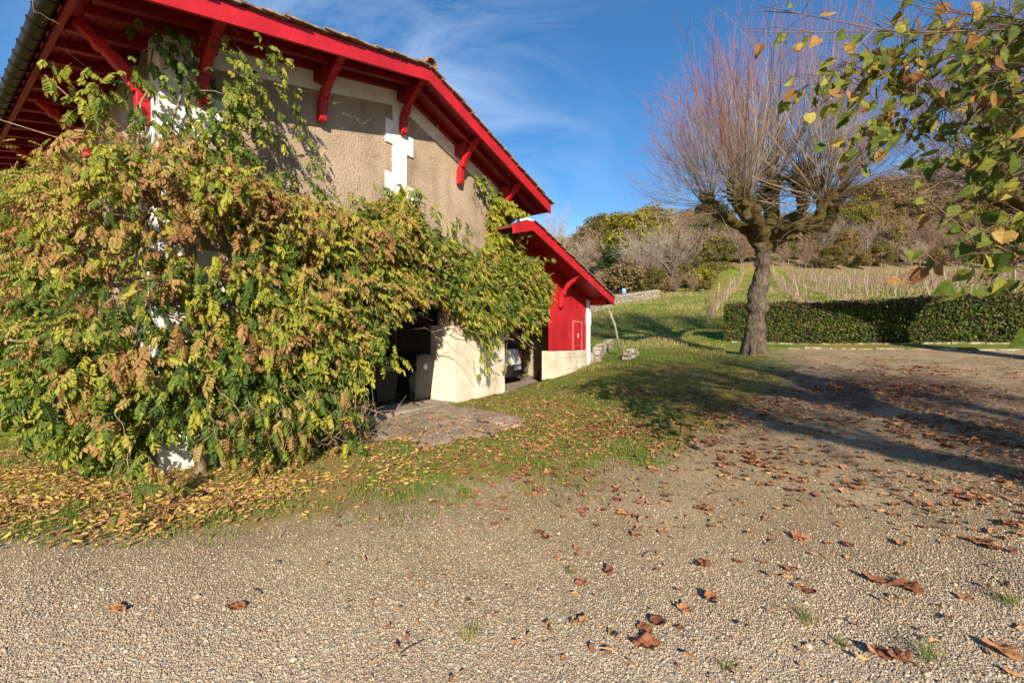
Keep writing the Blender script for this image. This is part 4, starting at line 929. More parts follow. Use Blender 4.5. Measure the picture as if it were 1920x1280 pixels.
t2, heads2, _ = pollard('pollarded_tree', 'nearest pollarded tree at the right, still carrying green and brown leaves on its low twigs', (5.9, .7, Hs(5.9, .7)), generic_limbs(9, 4.3, 1.3, .24), 0, 4.6, 12, per_head=30, twigs=3)
t4, _, _ = pollard('pollarded_tree', 'pollarded tree behind the viewer at the right whose shoots shade the gravel', (6.3, -4.2, Hs(6.3, -4.2)), generic_limbs(19, 4.4, 1.7, .24), 0, 4.8, 17, per_head=80, twigs=2)
# leafy low twigs of the nearest tree
def heart():
    V = [(0, 0, 0), (-.34, -.10, .02), (-.52, .22, .06), (-.40, .62, .03), (0, 1.0, -.12), (.40, .62, .03), (.52, .22, .06), (.34, -.10, .02), (0, .45, -.05)]
    return np.array(V, float), [np.array([(0, 8, 2, 1), (8, 4, 3, 2), (0, 7, 6, 8), (8, 6, 5, 4)])]
HL = heart()
rl = np.random.default_rng(31)
TW = [  # (pixel x, pixel y, depth) polylines, from the tree towards the tips
    ([(2150, 60, 3.0), (1900, 35, 2.9), (1750, 20, 2.9), (1640, -8, 2.8)], 6),
    ([(2150, 150, 3.0), (1840, 33, 3.0), (1720, 0, 3.0)], 4),
    ([(2200, 120, 3.0), (1900, 48, 2.8), (1700, 70, 2.8), (1600, 45, 2.7), (1420, 10, 2.7)], 8),
    ([(2200, 120, 3.2), (1850, 50, 3.1), (1660, 60, 3.0), (1420, 62, 3.0), (1400, 60, 3.0)], 8),
    ([(2150, 40, 3.5), (1800, 40, 3.4), (1640, 110, 3.3), (1520, 130, 3.2), (1505, 165, 3.2)], 44),
    ([(2150, 100, 3.4), (1850, 90, 3.3), (1700, 130, 3.2), (1580, 150, 3.1), (1540, 195, 3.1)], 44),
    ([(2150, 110, 3.2), (1860, 110, 3.1), (1730, 170, 3.0), (1640, 215, 3.0), (1600, 270, 3.0)], 44),
    ([(2150, 160, 3.1), (1880, 170, 3.0), (1780, 200, 2.9), (1700, 235, 2.8), (1660, 285, 2.8)], 44),
    ([(2150, 170, 2.8), (1900, 150, 2.7), (1850, 190, 2.6), (1800, 240, 2.6), (1760, 290, 2.6)], 36),
    ([(2150, 250, 2.8), (1900, 240, 2.6), (1840, 290, 2.6), (1770, 345, 2.5), (1700, 375, 2.5)], 24),
    ([(2150, 280, 2.6), (1930, 300, 2.5), (1860, 360, 2.4), (1800, 400, 2.4), (1750, 430, 2.4)], 24),
    ([(2150, 370, 2.5), (1930, 370, 2.4), (1890, 430, 2.3), (1830, 470, 2.3), (1760, 495, 2.3)], 26),
    ([(2150, 420, 2.4), (1960, 400, 2.3), (1920, 450, 2.2), (1890, 500, 2.2), (1850, 530, 2.2)], 18),
    ([(2150, -60, 2.6), (1930, 40, 2.5), (1880, 90, 2.5), (1850, 140, 2.4)], 26),
    ([(2150, 200, 2.4), (1960, 210, 2.3), (1900, 280, 2.3), (1880, 340, 2.3)], 34),
    ([(2150, 100, 2.3), (1980, 130, 2.2), (1920, 180, 2.2), (1890, 250, 2.2)], 24),
]
mb = MB(); lp = []; ldir = []
for pts_, nl in TW:
    P = np.array([tuple(pxw(*q)) for q in pts_]); root = np.array([5.2+rl.normal(0, .2), 1.6+rl.normal(0, .2), 4.6]); P = np.vstack([root, P])
    seg = np.r_[0, np.cumsum(np.linalg.norm(np.diff(P, axis=0), axis=1))]; K = 22; u = np.linspace(0, seg[-1], K); C = np.stack([np.interp(u, seg, P[:, i]) for i in range(3)], 1)
    for _ in range(2): C[1:-1] = (C[:-2]+2*C[1:-1]+C[2:])/4
    mb.tube([tuple(c) for c in C], [.011*(1-.82*i/(K-1)) for i in range(K)], 5)
    for j in range(int(nl*3.4)):
        f = rl.uniform(.40, 1.0)*seg[-1]; c = np.array([np.interp(f, u, C[:, i]) for i in range(3)])
        off = rl.normal(0, .10, 3); off[2] -= abs(rl.normal(0, .05)); tip = c+off
        mb.tube([tuple(c), tuple(c+off*.5+[0, 0, .02]), tuple(tip)], [.0025, .002, .0015], 3)
        lp.append(tip); ldir.append(np.array([-.55, -.1, -.75])+rl.normal(0, .35, 3))
    for j in range(11):                          # bare side twigs
        f = rl.uniform(.25, .95)*seg[-1]; c = np.array([np.interp(f, u, C[:, i]) for i in range(3)]); d = np.array([-.7, 0, rl.uniform(-.5, .7)])+rl.normal(0, .2, 3)
        mb.tube([tuple(c), tuple(c+d*.25+rl.normal(0, .02, 3)), tuple(c+d*.55+rl.normal(0, .05, 3))], [.0035, .0022, .0012], 4)
o = bpy.data.objects.new('leafy_twigs', bpy.data.meshes.new('leafy_twigs')); bpy.data.objects.remove(o)
twm = simple('red_twigs', (.10, .055, .04), (.22, .14, .10), 6)
tw = mb.build('leafy_twigs', twm, t2, smooth=True)
lp = np.array(lp); ldir = np.array(ldir); n = len(lp)
Bs = basis(ldir, rl.normal(0, .55, (n, 3))+np.array([.1, -1.0, .45]))
V, F = stamp(HL[0], HL[1], lp, Bs, np.stack([rl.uniform(.5, 1.0, n)*.09, rl.uniform(.8, 1.25, n)*.092, rl.uniform(-2.0, 4.0, n)*.10], 1))
T = np.repeat(np.where(rl.random(n) < .74, rl.uniform(0, .5, n), rl.uniform(.55, 1, n)), len(HL[0]))
lo_ = link('leaves', np_mesh('leaves', V, F, M['lime_leaf'], T), None); lo_.parent = tw; lo_.location = (0, 0, 0)

# ------------------------------------------------------------------ hedge, kerb, stones
def hedge():
    a = np.array([8.25, 16.6]); b2 = np.array([17.5, 10.2]); d = (b2-a); Ln = np.linalg.norm(d); d /= Ln; nrm = np.array([d[1], -d[0]])
    if nrm[1] > 0: nrm = -nrm
    wd = .95; rg = np.random.default_rng(41)
    n = 52000; s = rg.uniform(0, Ln, n); face = rg.random(n)
    hgt = 1.36+.03*np.sin(s*1.1)+.02*np.sin(s*3.7)+np.where(rg.random(n) < .02, rg.uniform(0, .14, n), 0)
    u = np.where(face < .68, 0, rg.uniform(0, wd, n)); h = np.where(face < .68, rg.uniform(-.05, 1, n), 1.)
    endf = face > .955; s = np.where(endf, 0, s); u = np.where(endf, rg.uniform(0, wd, n), u); h = np.where(endf, rg.uniform(0, 1, n), h)
    q = np.stack([s*1.0, u, h*hgt], 1); nz = vnoise(q, 2.6, 3)*.5+vnoise(q, 6.3, 1)*.5
    inn = np.abs(rg.normal(0, .05, n))+.04*nz
    cr = np.clip((h-.86)/.14, 0, 1)**2*.08
    px_ = a[None]+d[None]*s[:, None]-nrm[None]*(u+np.where(face < .68, inn+cr, 0))[:, None]
    px_ = px_+d[None]*(np.where(endf, inn, 0))[:, None]
    base = H(px_[:, 0], px_[:, 1]); z = base+h*hgt-np.where((face >= .68) & ~endf, inn, 0)+rg.normal(0, .012, n)
    pos = np.c_[px_, z]; on = np.tile(np.r_[nrm, .35], (n, 1)); on[(face >= .68)] = (0, -.2, 1)
    keep = rg.random(n) < np.clip(.82+.8*nz, .12, 1); pos, on, h, nz = pos[keep], on[keep], h[keep], nz[keep]; face = face[keep]; n = len(pos)
    Bs = basis(rg.normal(0, 1, (n, 3))+np.array([0, 0, -.3]), on+rg.normal(0, .5, (n, 3)))
    TV = np.array([(0, 0, 0), (-.4, .5, .06), (0, 1, -.05), (.4, .5, .06)], float); V, F = stamp(TV, [np.array([(0, 1, 2, 3)])], pos, Bs, rg.uniform(.05, .095, n))
    t = rg.uniform(0, .5, n)+.16*nz; br = rg.random(n) < np.where((h > .93) | (face >= .68), .65, .13); t = np.where(br, rg.uniform(.8, 1, n), t); yl = rg.random(n) < .12; t = np.where(yl, rg.uniform(.55, .75, n), t)
    th = thing('hedge', 'long clipped green hedge with browning top behind the pollarded tree', 'hedge', (a[0], a[1], Hs(*a)))
    link('foliage', np_mesh('foliage', V, F, M['hedge'], np.repeat(np.clip(t, 0, 1), 4)), th)
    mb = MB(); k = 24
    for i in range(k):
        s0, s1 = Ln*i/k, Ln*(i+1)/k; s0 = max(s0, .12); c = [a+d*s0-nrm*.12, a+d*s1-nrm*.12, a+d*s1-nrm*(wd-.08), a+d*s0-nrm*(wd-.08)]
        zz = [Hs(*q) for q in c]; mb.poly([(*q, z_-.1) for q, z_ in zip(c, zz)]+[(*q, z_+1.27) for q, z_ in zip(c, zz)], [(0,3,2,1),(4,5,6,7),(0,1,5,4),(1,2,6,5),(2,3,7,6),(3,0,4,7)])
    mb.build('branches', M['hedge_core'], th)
    # kerb in front
    th = thing('kerb', 'low mossy stone kerb edging the strip before the hedge', 'kerb', (8.6, 14.6, Hs(8.6, 14.6)))
    ka, kb = np.array([8.0, 15.0]), np.array([17.0, 8.9]); kd = kb-ka; kl = np.linalg.norm(kd); kd /= kl; kn = np.array([kd[1], -kd[0]]); kn = kn if kn[1] < 0 else -kn
    s = 0; 
    mb = MB()
    while s < kl:
        l = rg.uniform(.45, .95); j = rg.normal(0, .012); c = [ka+kd*s+kn*j, ka+kd*(s+l-.02)+kn*(j+rg.normal(0, .01)), ka+kd*(s+l-.02)-kn*.14, ka+kd*s-kn*.14]; z_ = [Hs(*q) for q in c]; tp = rg.uniform(.01, .07)
        mb.poly([(*q, zz-.15) for q, zz in zip(c, z_)]+[(*q, zz+tp+rg.normal(0, .008)) for q, zz in zip(c, z_)], [(0,3,2,1),(4,5,6,7),(0,1,5,4),(1,2,6,5),(2,3,7,6),(3,0,4,7)]); s += l
    mb.build('kerb_stones', M['mossy'], th, bevel=.02)
    th2 = thing('kerb', 'thin pale stone line at the foot of the hedge', 'kerb', (8.8, 15.9, Hs(8.8, 15.9)))
    mb = MB(); s = .3
    while s < kl:
        l = rg.uniform(.6, 1.3); off = a-nrm*-.28; c = [off+d*s, off+d*(s+l-.02), off+d*(s+l-.02)-nrm*.08, off+d*s-nrm*.08]; z_ = [Hs(*q) for q in c]; tp = rg.uniform(.02, .06)
        mb.poly([(*q, zz-.15) for q, zz in zip(c, z_)]+[(*q, zz+tp) for q, zz in zip(c, z_)], [(0,3,2,1),(4,5,6,7),(0,1,5,4),(1,2,6,5),(2,3,7,6),(3,0,4,7)]); s += l
    mb.build('kerb_stones', M['mossy'], th2, bevel=.012)
hedge()
def stone_wall(name, label, pts, hgt, thick, seed, m='drystone', cat='wall'):
    rg = np.random.default_rng(seed); th = thing(name, label, cat, (pts[0][0], pts[0][1], Hs(*pts[0][:2])))
    mb = MB(); P = np.array(pts, float); seg = np.r_[0, np.cumsum(np.linalg.norm(np.diff(P[:, :2], axis=0), axis=1))]; Lt = seg[-1]
    rows = max(2, int(hgt/.17)); 
    for r in range(rows):
        s = rg.uniform(-.2, 0)
        while s < Lt:
            l = rg.uniform(.18, .55); s0, s1 = max(s, 0), min(s+l-.02, Lt)
            if s1-s0 > .05:
                q0 = [np.interp(s0, seg, P[:, i]) for i in (0, 1)]; q1 = [np.interp(s1, seg, P[:, i]) for i in (0, 1)]; dd = np.array(q1)-np.array(q0); dd /= np.linalg.norm(dd)+1e-9; nn_ = np.array([dd[1], -dd[0]])
                j = rg.normal(0, .025); w = thick/2; c = [np.array(q0)+nn_*(w+j), np.array(q1)+nn_*(w+j), np.array(q1)-nn_*(w+j), np.array(q0)-nn_*(w+j)]
                zz = Hs(*q0); z0 = zz+r*hgt/rows-(.2 if r == 0 else 0); z1 = zz+(r+1)*hgt/rows-.012+rg.normal(0, .01)+(rg.uniform(-.05, .06) if r == rows-1 else 0)
                mb.poly([(*q, z0) for q in c]+[(*q, z1) for q in c], [(0,3,2,1),(4,5,6,7),(0,1,5,4),(1,2,6,5),(2,3,7,6),(3,0,4,7)])
            s += l
    mb.build('stones', M[m], th, bevel=.02)
def gp_(x, y, Y0=30):
    Y = Y0
    for _ in range(60): 
        X = (x-960)/800*Y; z = Hs(X, Y); err = (640-800*(z-EYE)/Y)-y; Y *= 1+np.clip(err/400, -.03, .03)
    return (X, Y)
stone_wall('stone_wall', 'long pale dry-stone wall at the foot of the wooded hill', [(5.0, 29), (7.2, 32), (10.5, 36.5), (13.6, 40)], .85, .5, 51)
stone_wall('stone_wall', 'low stone retaining wall beside the corner of the red annex', [(2.95, 14.9), (3.3, 16.2), (4.0, 17.5)], .45, .3, 52)
stone_wall('stone_step', 'short weathered stone block edging lying in the grass right of the annex', [(3.9, 14.6), (4.45, 15.4)], .28, .25, 53, cat='stone')
# leaning pole
pl = thing('leaning_pole', 'pale weathered pole leaning in the grass right of the annex', 'pole', (3.9, 15.6, Hs(3.9, 15.6)))
mb = MB(); p0, p1 = pxw(1161, 640, 15.6), pxw(1141, 578, 15.4); mb.tube([tuple(p0+Vector((.02, 0, -.3))), tuple((p0+p1)/2+Vector((.03, 0, 0))), tuple(p1)], [.05, .045, .035], 8); mb.build('pole', M['grey_wood'], pl, smooth=True)
# stump / stacked post by the annex corner
st = thing('tree_stump', 'grey stump leaning against the annex corner', 'stump', B(8.62, .0, -.9))
mb = MB(B); mb.tube([(8.62, .05, -1.3), (8.6, .05, -.7), (8.55, .05, -.38)], [.20, .16, .12], 9); mb.build('stump_body', M['grey_wood'], st)
# road sign
sg_ = pxw(1170, 555, 44); zz = Hs(sg_.x, sg_.y); sgn = thing('road_sign', 'small blue and white road sign on a pale post behind the stone wall', 'sign', (sg_.x, sg_.y, zz))
mb = MB(); mb.tube([(sg_.x, sg_.y, zz-.2), (sg_.x, sg_.y, sg_.z+.65)], .05, 8); mb.build('post', M['metal'], sgn)
mb = MB(); mb.box(sg_.x-.22, sg_.x+.22, sg_.y-.06, sg_.y-.051, sg_.z+.30, sg_.z+.80); pn = mb.build('panel', M['blue_sign'], sgn)
mb = MB(); mb.box(sg_.x-.03, sg_.x+.03, sg_.y-.068, sg_.y-.061, sg_.z+.36, sg_.z+.62); mb.box(sg_.x-.12, sg_.x+.12, sg_.y-.068, sg_.y-.061, sg_.z+.625, sg_.z+.70); mb.build('symbol', M['white'], pn)

# ------------------------------------------------------------------ vineyard rows
rv = np.random.default_rng(61)
VD = np.array([.50, .866]); VN = np.array([VD[1], -VD[0]])     # rows climb the slope
def vine_row(k, off, s0, s1):
    o_ = np.array([10.4, 22.5])+VN*off; a = o_+VD*s0; ss = np.arange(s0, s1, 6.5)
    where = ['first, leftmost vine row beside the meadow', 'second vine row from the meadow'][k] if k < 2 else None
    lab = 'leafless %s, with grey stakes' % where if where else 'leafless staked vine row on the slope above the hedge'
    th = thing('vine_row', lab, 'vine row', (a[0], a[1], Hs(*a)), group=None if where else 'vine rows on the slope')
    if not where: th['group'] = 'vine rows on the slope'
    for s in ss:
        p = o_+VD*(s+rv.normal(0, .3)); d = math.hypot(*p)
        if abs(p[0]/p[1]) > 1.35: continue
        z = Hs(*p); mb = MB(); ln = rv.normal(0, .13, 2); h_ = rv.uniform(1.45, 1.8); rr = .03
        mb.tube([(p[0], p[1], z-.2), (p[0]+ln[0]*.5, p[1]+ln[1]*.5, z+h_*.5), (p[0]+ln[0]*1.6, p[1]+ln[1]*1.6, z+h_)], [rr, rr, rr*.85], 5); mb.build('stake', M['stake'], th)
    n = int((s1-s0)*6); s = rv.uniform(s0, s1, n); P0 = o_[None]+VD[None]*s[:, None]
    z = H(P0[:, 0], P0[:, 1]); K = 5; Q = np.zeros((n, K, 3)); Q[:, 0] = np.c_[P0, z+rv.uniform(0, .7, n)]; d = np.c_[VD[None]*rv.normal(0, .5, n)[:, None], rv.uniform(.3, 1.2, n)]+rv.normal(0, .12, (n, 3)); Ln = rv.uniform(.5, 1.1, n)
    for j in range(1, K): Q[:, j] = Q[:, j-1]+d*(Ln/(K-1))[:, None]; d = d+rv.normal(0, .12, (n, 3))
    V, F, _ = tubes(Q, np.full((n, K), .012)*np.linspace(1, .5, K), 3); tag(link('canes', np_mesh('canes', V, [F], M['cane']), th), kind='stuff')
    tr = MB(); 
    for sx in np.arange(s0, s1, 1.3):
        p = o_+VD*(sx+rv.normal(0, .1)); z = Hs(*p); tr.tube([(p[0], p[1], z-.1), (p[0]+rv.normal(0, .04), p[1], z+.35), (p[0]+rv.normal(0, .06), p[1], z+.7)], [.045, .035, .04], 5)
    tag(tr.build('vine_trunks', M['vine_wood'], th), kind='stuff')
for k in range(24):
    vine_row(k, k*2.2, max(0, k-8)*1.0, 66+k*1.4)

# ------------------------------------------------------------------ background wood
def leafy_crown(seed, nclump, ncard, h, w, card, gap=.55):
    rg = np.random.default_rng(seed); c = []
    for k in range(nclump):
        a = rg.uniform(0, 6.283); zz = rg.uniform(.22, 1)**.9; rr = w*.5*math.sqrt(max(0, 1-((zz-.55)/.52)**2))*rg.uniform(.35, 1); c.append((rr*math.cos(a), rr*math.sin(a), zz*h, rg.uniform(.10, .22)*w))
    c = np.array(c); wi = rg.integers(0, nclump, ncard); d = rg.normal(0, 1, (ncard, 3)); d /= np.linalg.norm(d, axis=1, keepdims=True)
    r = c[wi, 3]*rg.uniform(.35, 1.15, ncard); pos = c[wi, :3]+d*r[:, None]*np.array([1, 1, .8])
    Bs = basis(rg.normal(0, 1, (ncard, 3)), d+np.array([0, 0, .4])+rg.normal(0, .5, (ncard, 3)))
    TV = np.array([(0, -.5, 0), (-.4, 0, .08), (0, .5, 0), (.4, 0, .08)], float); V, F = stamp(TV, [np.array([(0, 1, 2, 3)])], pos, Bs, rg.uniform(.6, 1.35, ncard)*card)
    T = np.repeat(np.clip(rg.uniform(0, .75, ncard)+.25*rg.random(nclump)[wi], 0, 1), 4)
    return V, F, T
def bare_crown(seed, h, w, n1=26, n2=9, n3=7):
    rg = np.random.default_rng(seed); K = 6; Q = np.zeros((n1, K, 3)); Q[:, 0, 2] = rg.uniform(.12, .55, n1)*h; a = rg.uniform(0, 6.283, n1)
    d = np.stack([np.cos(a)*.75, np.sin(a)*.75, rg.uniform(.5, 1.3, n1)], 1); Ln = h*rg.uniform(.35, .6, n1)
    for j in range(1, K): d /= np.linalg.norm(d, axis=1, keepdims=True); Q[:, j] = Q[:, j-1]+d*(Ln/(K-1))[:, None]; d = d+rg.normal(0, .14, (n1, 3))+[0, 0, .06]
    out = [(Q, np.full(n1, .05*h/9))]
    def sub(P, n, L_, r, k0=1):
        K2 = P.shape[1]; m = len(P)*n; src = rg.integers(0, len(P), m); k = rg.integers(k0, K2, m); st = P[src, k]; dd = P[src, k]-P[src, k-1]; dd /= np.linalg.norm(dd, axis=1, keepdims=True)+1e-9
        d = dd+rg.normal(0, .5, (m, 3)); Qs = np.zeros((m, 4, 3)); Qs[:, 0] = st; Ls_ = L_*rg.uniform(.5, 1.2, m)
        for j in range(1, 4): d /= np.linalg.norm(d, axis=1, keepdims=True); Qs[:, j] = Qs[:, j-1]+d*(Ls_/3)[:, None]; d = d+rg.normal(0, .15, (m, 3))+[0, 0, .05]
        return Qs, np.full(m, r)
    q2 = sub(Q, n2, h*.2, .022*h/9); q3 = sub(q2[0], n3, h*.11, .012*h/9)
    ps = []
    for Qx, rx in (out[0], q2, q3):
        V, F, p = tubes(Qx, rx[:, None]*np.linspace(1, .4, Qx.shape[1])[None], 3); ps.append((V, [F], p))
    return merge(ps)
def trunk_mesh(h, r, seed):
    rg = np.random.default_rng(seed); mb = MB(); q = [(0, 0, -1.0)]
    for k in range(1, 6): q.append((q[-1][0]+rg.normal(0, .08), q[-1][1]+rg.normal(0, .08), h*.75*k/5))
    mb.tube(q, [r*(1.1-.16*k) for k in range(6)], 7); me = bpy.data.meshes.new('trunk'); me.from_pydata(mb.v, [], mb.f); me.materials.append(M['bark_far']); return me
fol = {
    'yellow': leafmat('yellow_foliage', [(0, (.10, .11, .015)), (.5, (.22, .20, .02)), (1, (.36, .29, .03))], .3, jitter=False),
    'olive': leafmat('olive_foliage', [(0, (.07, .075, .02)), (.5, (.14, .13, .03)), (1, (.22, .17, .05))], .3, jitter=False),
    'tan': leafmat('tan_foliage', [(0, (.13, .09, .04)), (.5, (.22, .15, .06)), (1, (.32, .22, .08))], .3, jitter=False),
    'dark': leafmat('dark_foliage', [(0, (.018, .035, .010)), (.5, (.035, .06, .014)), (1, (.06, .085, .02))], .2, jitter=False),
    'rust': leafmat('rust_foliage', [(0, (.13, .09, .045)), (.5, (.21, .15, .07)), (1, (.29, .22, .095))], .3, jitter=False)}
greytw = leafmat('grey_twigs', [(0, (.20, .17, .14)), (1, (.34, .27, .22))], .0, jitter=False); browntw = leafmat('brown_twigs', [(0, (.17, .13, .10)), (1, (.30, .19, .13))], .0, jitter=False)
protos = {}
DESC = {'yellow': 'yellow-green broadleaf tree', 'olive': 'olive-green autumn tree', 'tan': 'tan autumn tree', 'dark': 'dark evergreen tree', 'rust': 'low rust-brown bush', 'grey': 'bare pale grey tree', 'brown': 'bare brown twiggy tree', 'shrub': 'low yellow-green shrub'}
for nm, sd_, h, w in (('yellow', 1, 9, 7), ('olive', 2, 8.5, 7), ('tan', 3, 8, 6.5), ('dark', 4, 9, 5.5)):
    V, F, T = leafy_crown(sd_, 46, 6500, h, w, .34); protos[nm] = (np_mesh('crown', V, F, fol[nm], T), trunk_mesh(h, .16, sd_))
V, F, T = leafy_crown(8, 26, 3600, 3.0, 4.2, .24); protos['rust'] = (np_mesh('crown', V, F, fol['rust'], T), trunk_mesh(2.4, .06, 8))
V, F, T = leafy_crown(9, 26, 3600, 2.8, 3.8, .24); protos['shrub'] = (np_mesh('crown', V, F, fol['yellow'], T), trunk_mesh(2.2, .06, 9))
for nm, sd_, m_ in (('grey', 5, greytw), ('brown', 6, browntw)):
    V, F, T = bare_crown(sd_, 9, 6); protos[nm] = (np_mesh('crown', V, F, m_, T), trunk_mesh(9, .15, sd_))
def zone_word(x):
    return 'left part of the wooded hill' if x < 1180 else 'middle of the wooded hill' if x < 1330 else 'wood behind the pollarded tree' if x < 1600 else 'wooded slope above the vineyard'
def bg_tree(kind, x, Y, h=None, ypx=None, label=None, wide=1):
    X = (x-960)/800*Y; z = Hs(X, Y); cr, tr = protos[kind]
    base_h = {'rust': 3.0, 'shrub': 2.8}.get(kind, 9.0)
    if ypx is not None: h = max(2, (EYE+(640-ypx)/800*Y)-z)
    sc = h/base_h; name = 'bush' if kind in ('rust', 'shrub') else ('evergreen_tree' if kind == 'dark' else 'bare_tree' if kind in ('grey', 'brown') else 'autumn_tree')
    lab = label or '%s in the %s' % (DESC[kind], zone_word(x))
    th = thing(name, lab, 'bush' if name == 'bush' else 'tree', (X, Y, z), group=None if label else DESC[kind]+'s in the '+zone_word(x))
    th.rotation_euler.z = rb.uniform(0, 6.28); wsc = wide*sc*rb.uniform(.9, 1.25); th.scale = (wsc, wsc, sc)
    for nm_, m_ in (('crown', cr), ('trunk', tr)):
        o = bpy.data.objects.new(nm_, m_); COL.objects.link(o); o.parent = th
rb = random.Random(5)
# named ones (x, depth, top pixel)
bg_tree('grey', 1040, 70, ypx=392, wide=.33, label='lone slender bare tree against the sky just right of the barn roof')
bg_tree('olive', 1130, 105, ypx=402, label='tall dark-green round tree highest on the skyline at the left of the hill')
bg_tree('yellow', 1180, 80, ypx=405, label='large bright yellow-green tree on the hill right of the skyline tree')
bg_tree('yellow', 1225, 86, ypx=395, label='second yellow-green tree adjoining the large bright one on its right')
bg_tree('dark', 1150, 62, ypx=470, label='dark evergreen below the yellow-green tree, behind the stone wall')
bg_tree('dark', 1190, 58, ypx=500, label='dark evergreen next to the road sign')
bg_tree('grey', 1205, 54, ypx=432, label='wide-spreading bare pale tree in front of the dark evergreens')
bg_tree('grey', 1260, 56, ypx=420, label='bare pale multi-stemmed tree in the middle of the hill foot')
bg_tree('shrub', 1312, 50, ypx=508, label='small yellow-green shrub at the end of the wood beside the meadow')
kinds_l = ['olive', 'tan', 'brown', 'grey', 'yellow', 'olive', 'tan']
sky_top = [(1050, 452), (1100, 425), (1140, 408), (1200, 400), (1260, 388), (1330, 392), (1400, 405), (1500, 400), (1560, 385), (1620, 335), (1700, 300), (1760, 292), (1830, 285), (1960, 275)]
for x in range(1045, 2000, 26):                      # skyline
    xx = x+rb.uniform(-8, 8); bg_tree(rb.choice(kinds_l), xx, rb.uniform(118, 138), ypx=float(interp_line(sky_top, xx))+rb.uniform(-4, 16))
for x in range(1050, 1990, 30):
    xx = x+rb.uniform(-10, 10); bg_tree(rb.choice(kinds_l+['dark']), xx, rb.uniform(96, 112), h=rb.uniform(7, 10))
for x in range(1060, 1990, 22):
    xx = x+rb.uniform(-10, 10); Y = rb.uniform(78, 92) if xx < 1400 else rb.uniform(94, 104); bg_tree(rb.choice(['tan', 'brown', 'grey', 'olive', 'brown']), xx, Y, h=rb.uniform(6, 9))
for x in range(1190, 1360, 17):
    bg_tree(rb.choice(['brown', 'grey', 'tan', 'brown', 'olive']), x+rb.uniform(-6, 6), rb.uniform(57, 70), h=rb.uniform(5, 8))
for f_ in (.2, .4, .6, .8):
    for x in range(1440, 2010, 24):
        xx = x+rb.uniform(-9, 9); st_ = float(interp_line(sky_top, xx)); bg_tree(rb.choice(['tan', 'olive', 'olive', 'brown', 'tan', 'yellow']), xx, 134-34*f_, ypx=st_+(478-st_)*f_+rb.uniform(-6, 6))
for x in range(1380, 1990, 28):
    bg_tree(rb.choice(['tan', 'brown', 'olive', 'brown', 'rust', 'yellow']), x+rb.uniform(-8, 8), rb.uniform(98, 122), h=rb.uniform(4.5, 8))
for x in range(1120, 1345, 15):
    bg_tree(rb.choice(['rust', 'brown', 'tan', 'brown', 'shrub', 'olive']), x+rb.uniform(-5, 5), rb.uniform(47, 54), h=rb.uniform(1.6, 3.8))
for x in range(1340, 1990, 11):
    bg_tree(rb.choice(['rust', 'brown', 'brown', 'tan', 'brown', 'grey', 'olive']), x+rb.uniform(-8, 8), rb.uniform(86, 97), h=rb.uniform(2.5, 5.5))

# ------------------------------------------------------------------ grass, litter, leaves
def ray_ground(xp, yp):
    """photo pixels -> ground points for the yard in front (vectorised fixed point)"""
    Y = np.full(xp.shape, 4.0)
    for _ in range(30):
        X = (xp-960)/800*Y; z = H(X, Y); Yn = 800*(EYE-z)/(yp-640); Y = .55*Y+.45*np.clip(Yn, .5, 40)
    return X, Y, z
def blades(name, label, pos, hgt, wd, tint, matl, seed, lean=.5):
    rg = np.random.default_rng(seed); n = len(pos); a = rg.uniform(0, 6.283, n); d = np.stack([np.cos(a), np.sin(a), 0*a], 1); p = np.stack([-d[:, 1], d[:, 0], 0*a], 1)
    ln = rg.uniform(.1, lean, n)[:, None]; h = (hgt*rg.uniform(.5, 1.3, n))[:, None]; w = (wd*rg.uniform(.7, 1.2, n))[:, None]; upv = np.array([0, 0, 1.])
    V = np.stack([pos-p*w, pos+p*w, pos+upv*h*.6+d*h*ln*.5+p*w*.7, pos+upv*h*.6+d*h*ln*.5-p*w*.7, pos+upv*h*.95+d*h*ln*1.3], 1).reshape(-1, 3); i = (np.arange(n)*5)[:, None]
    T = np.repeat(tint, 5); return tag(link(name, np_mesh(name, V, [i+np.array([[0, 1, 2, 3]]), i+np.array([[3, 2, 4]])], matl, T)), label, kind='stuff')
rgq = np.random.default_rng(71)
def in_building(x, y):
    t = (x-PM[0])*U[0]+(y-PM[1])*U[1]; s = (x-PM[0])*Vv[0]+(y-PM[1])*Vv[1]; return (t > -3.6) & (t < 8.4) & (s > -.05) & (s < 11.2)
AP = [(p[0], p[1]) for p in ap]
n = 240000; xp = rgq.uniform(-60, 1500, n); yp = rgq.uniform(650, 1030, n); x, y, z = ray_ground(xp, yp)
g0, l0, d0 = cover(x, y, z); q = np.stack([x, y, 0*x], 1); nz = vnoise(q, 2.4)*.5+vnoise(q, 6, 3)*.5
dens = g0*np.clip(.5+.8*nz, 0.04, 1)*np.clip(y/6, .45, 1.)
k = (rgq.random(n) < dens) & ~in_building(x, y) & ~inpoly(x, y, AP); x, y, z, nz = x[k], y[k], z[k], nz[k]; n = len(x)
blades('grass', 'short green grass between the fallen leaves', np.stack([x, y, z], 1), .045+.02*(nz > .4), .0035*np.clip(y/5, 1, 2.5), np.clip(rgq.uniform(0, .7, n)-.2*nz, 0, 1), M['grass'], 1, .9)
n = 170000; r = rgq.uniform(13.5, 60, n); a = rgq.uniform(.12, .95, n); x = r*np.sin(a); y = r*np.cos(a); X_, Y_ = proj(x, y, y*0)
okm = (X_ > 1085) & (X_ < 2000) & ~in_building(x, y) & ((y > 17.5) | (X_ < 1360)); hx = (x-8.25)*.5689+(y-16.6)*-.8224
x, y = x[okm], y[okm]; z = H(x, y); q = np.stack([x, y, 0*x], 1); nz = vnoise(q, .7)*.6+vnoise(q, 2, 3)*.4; n = len(x)
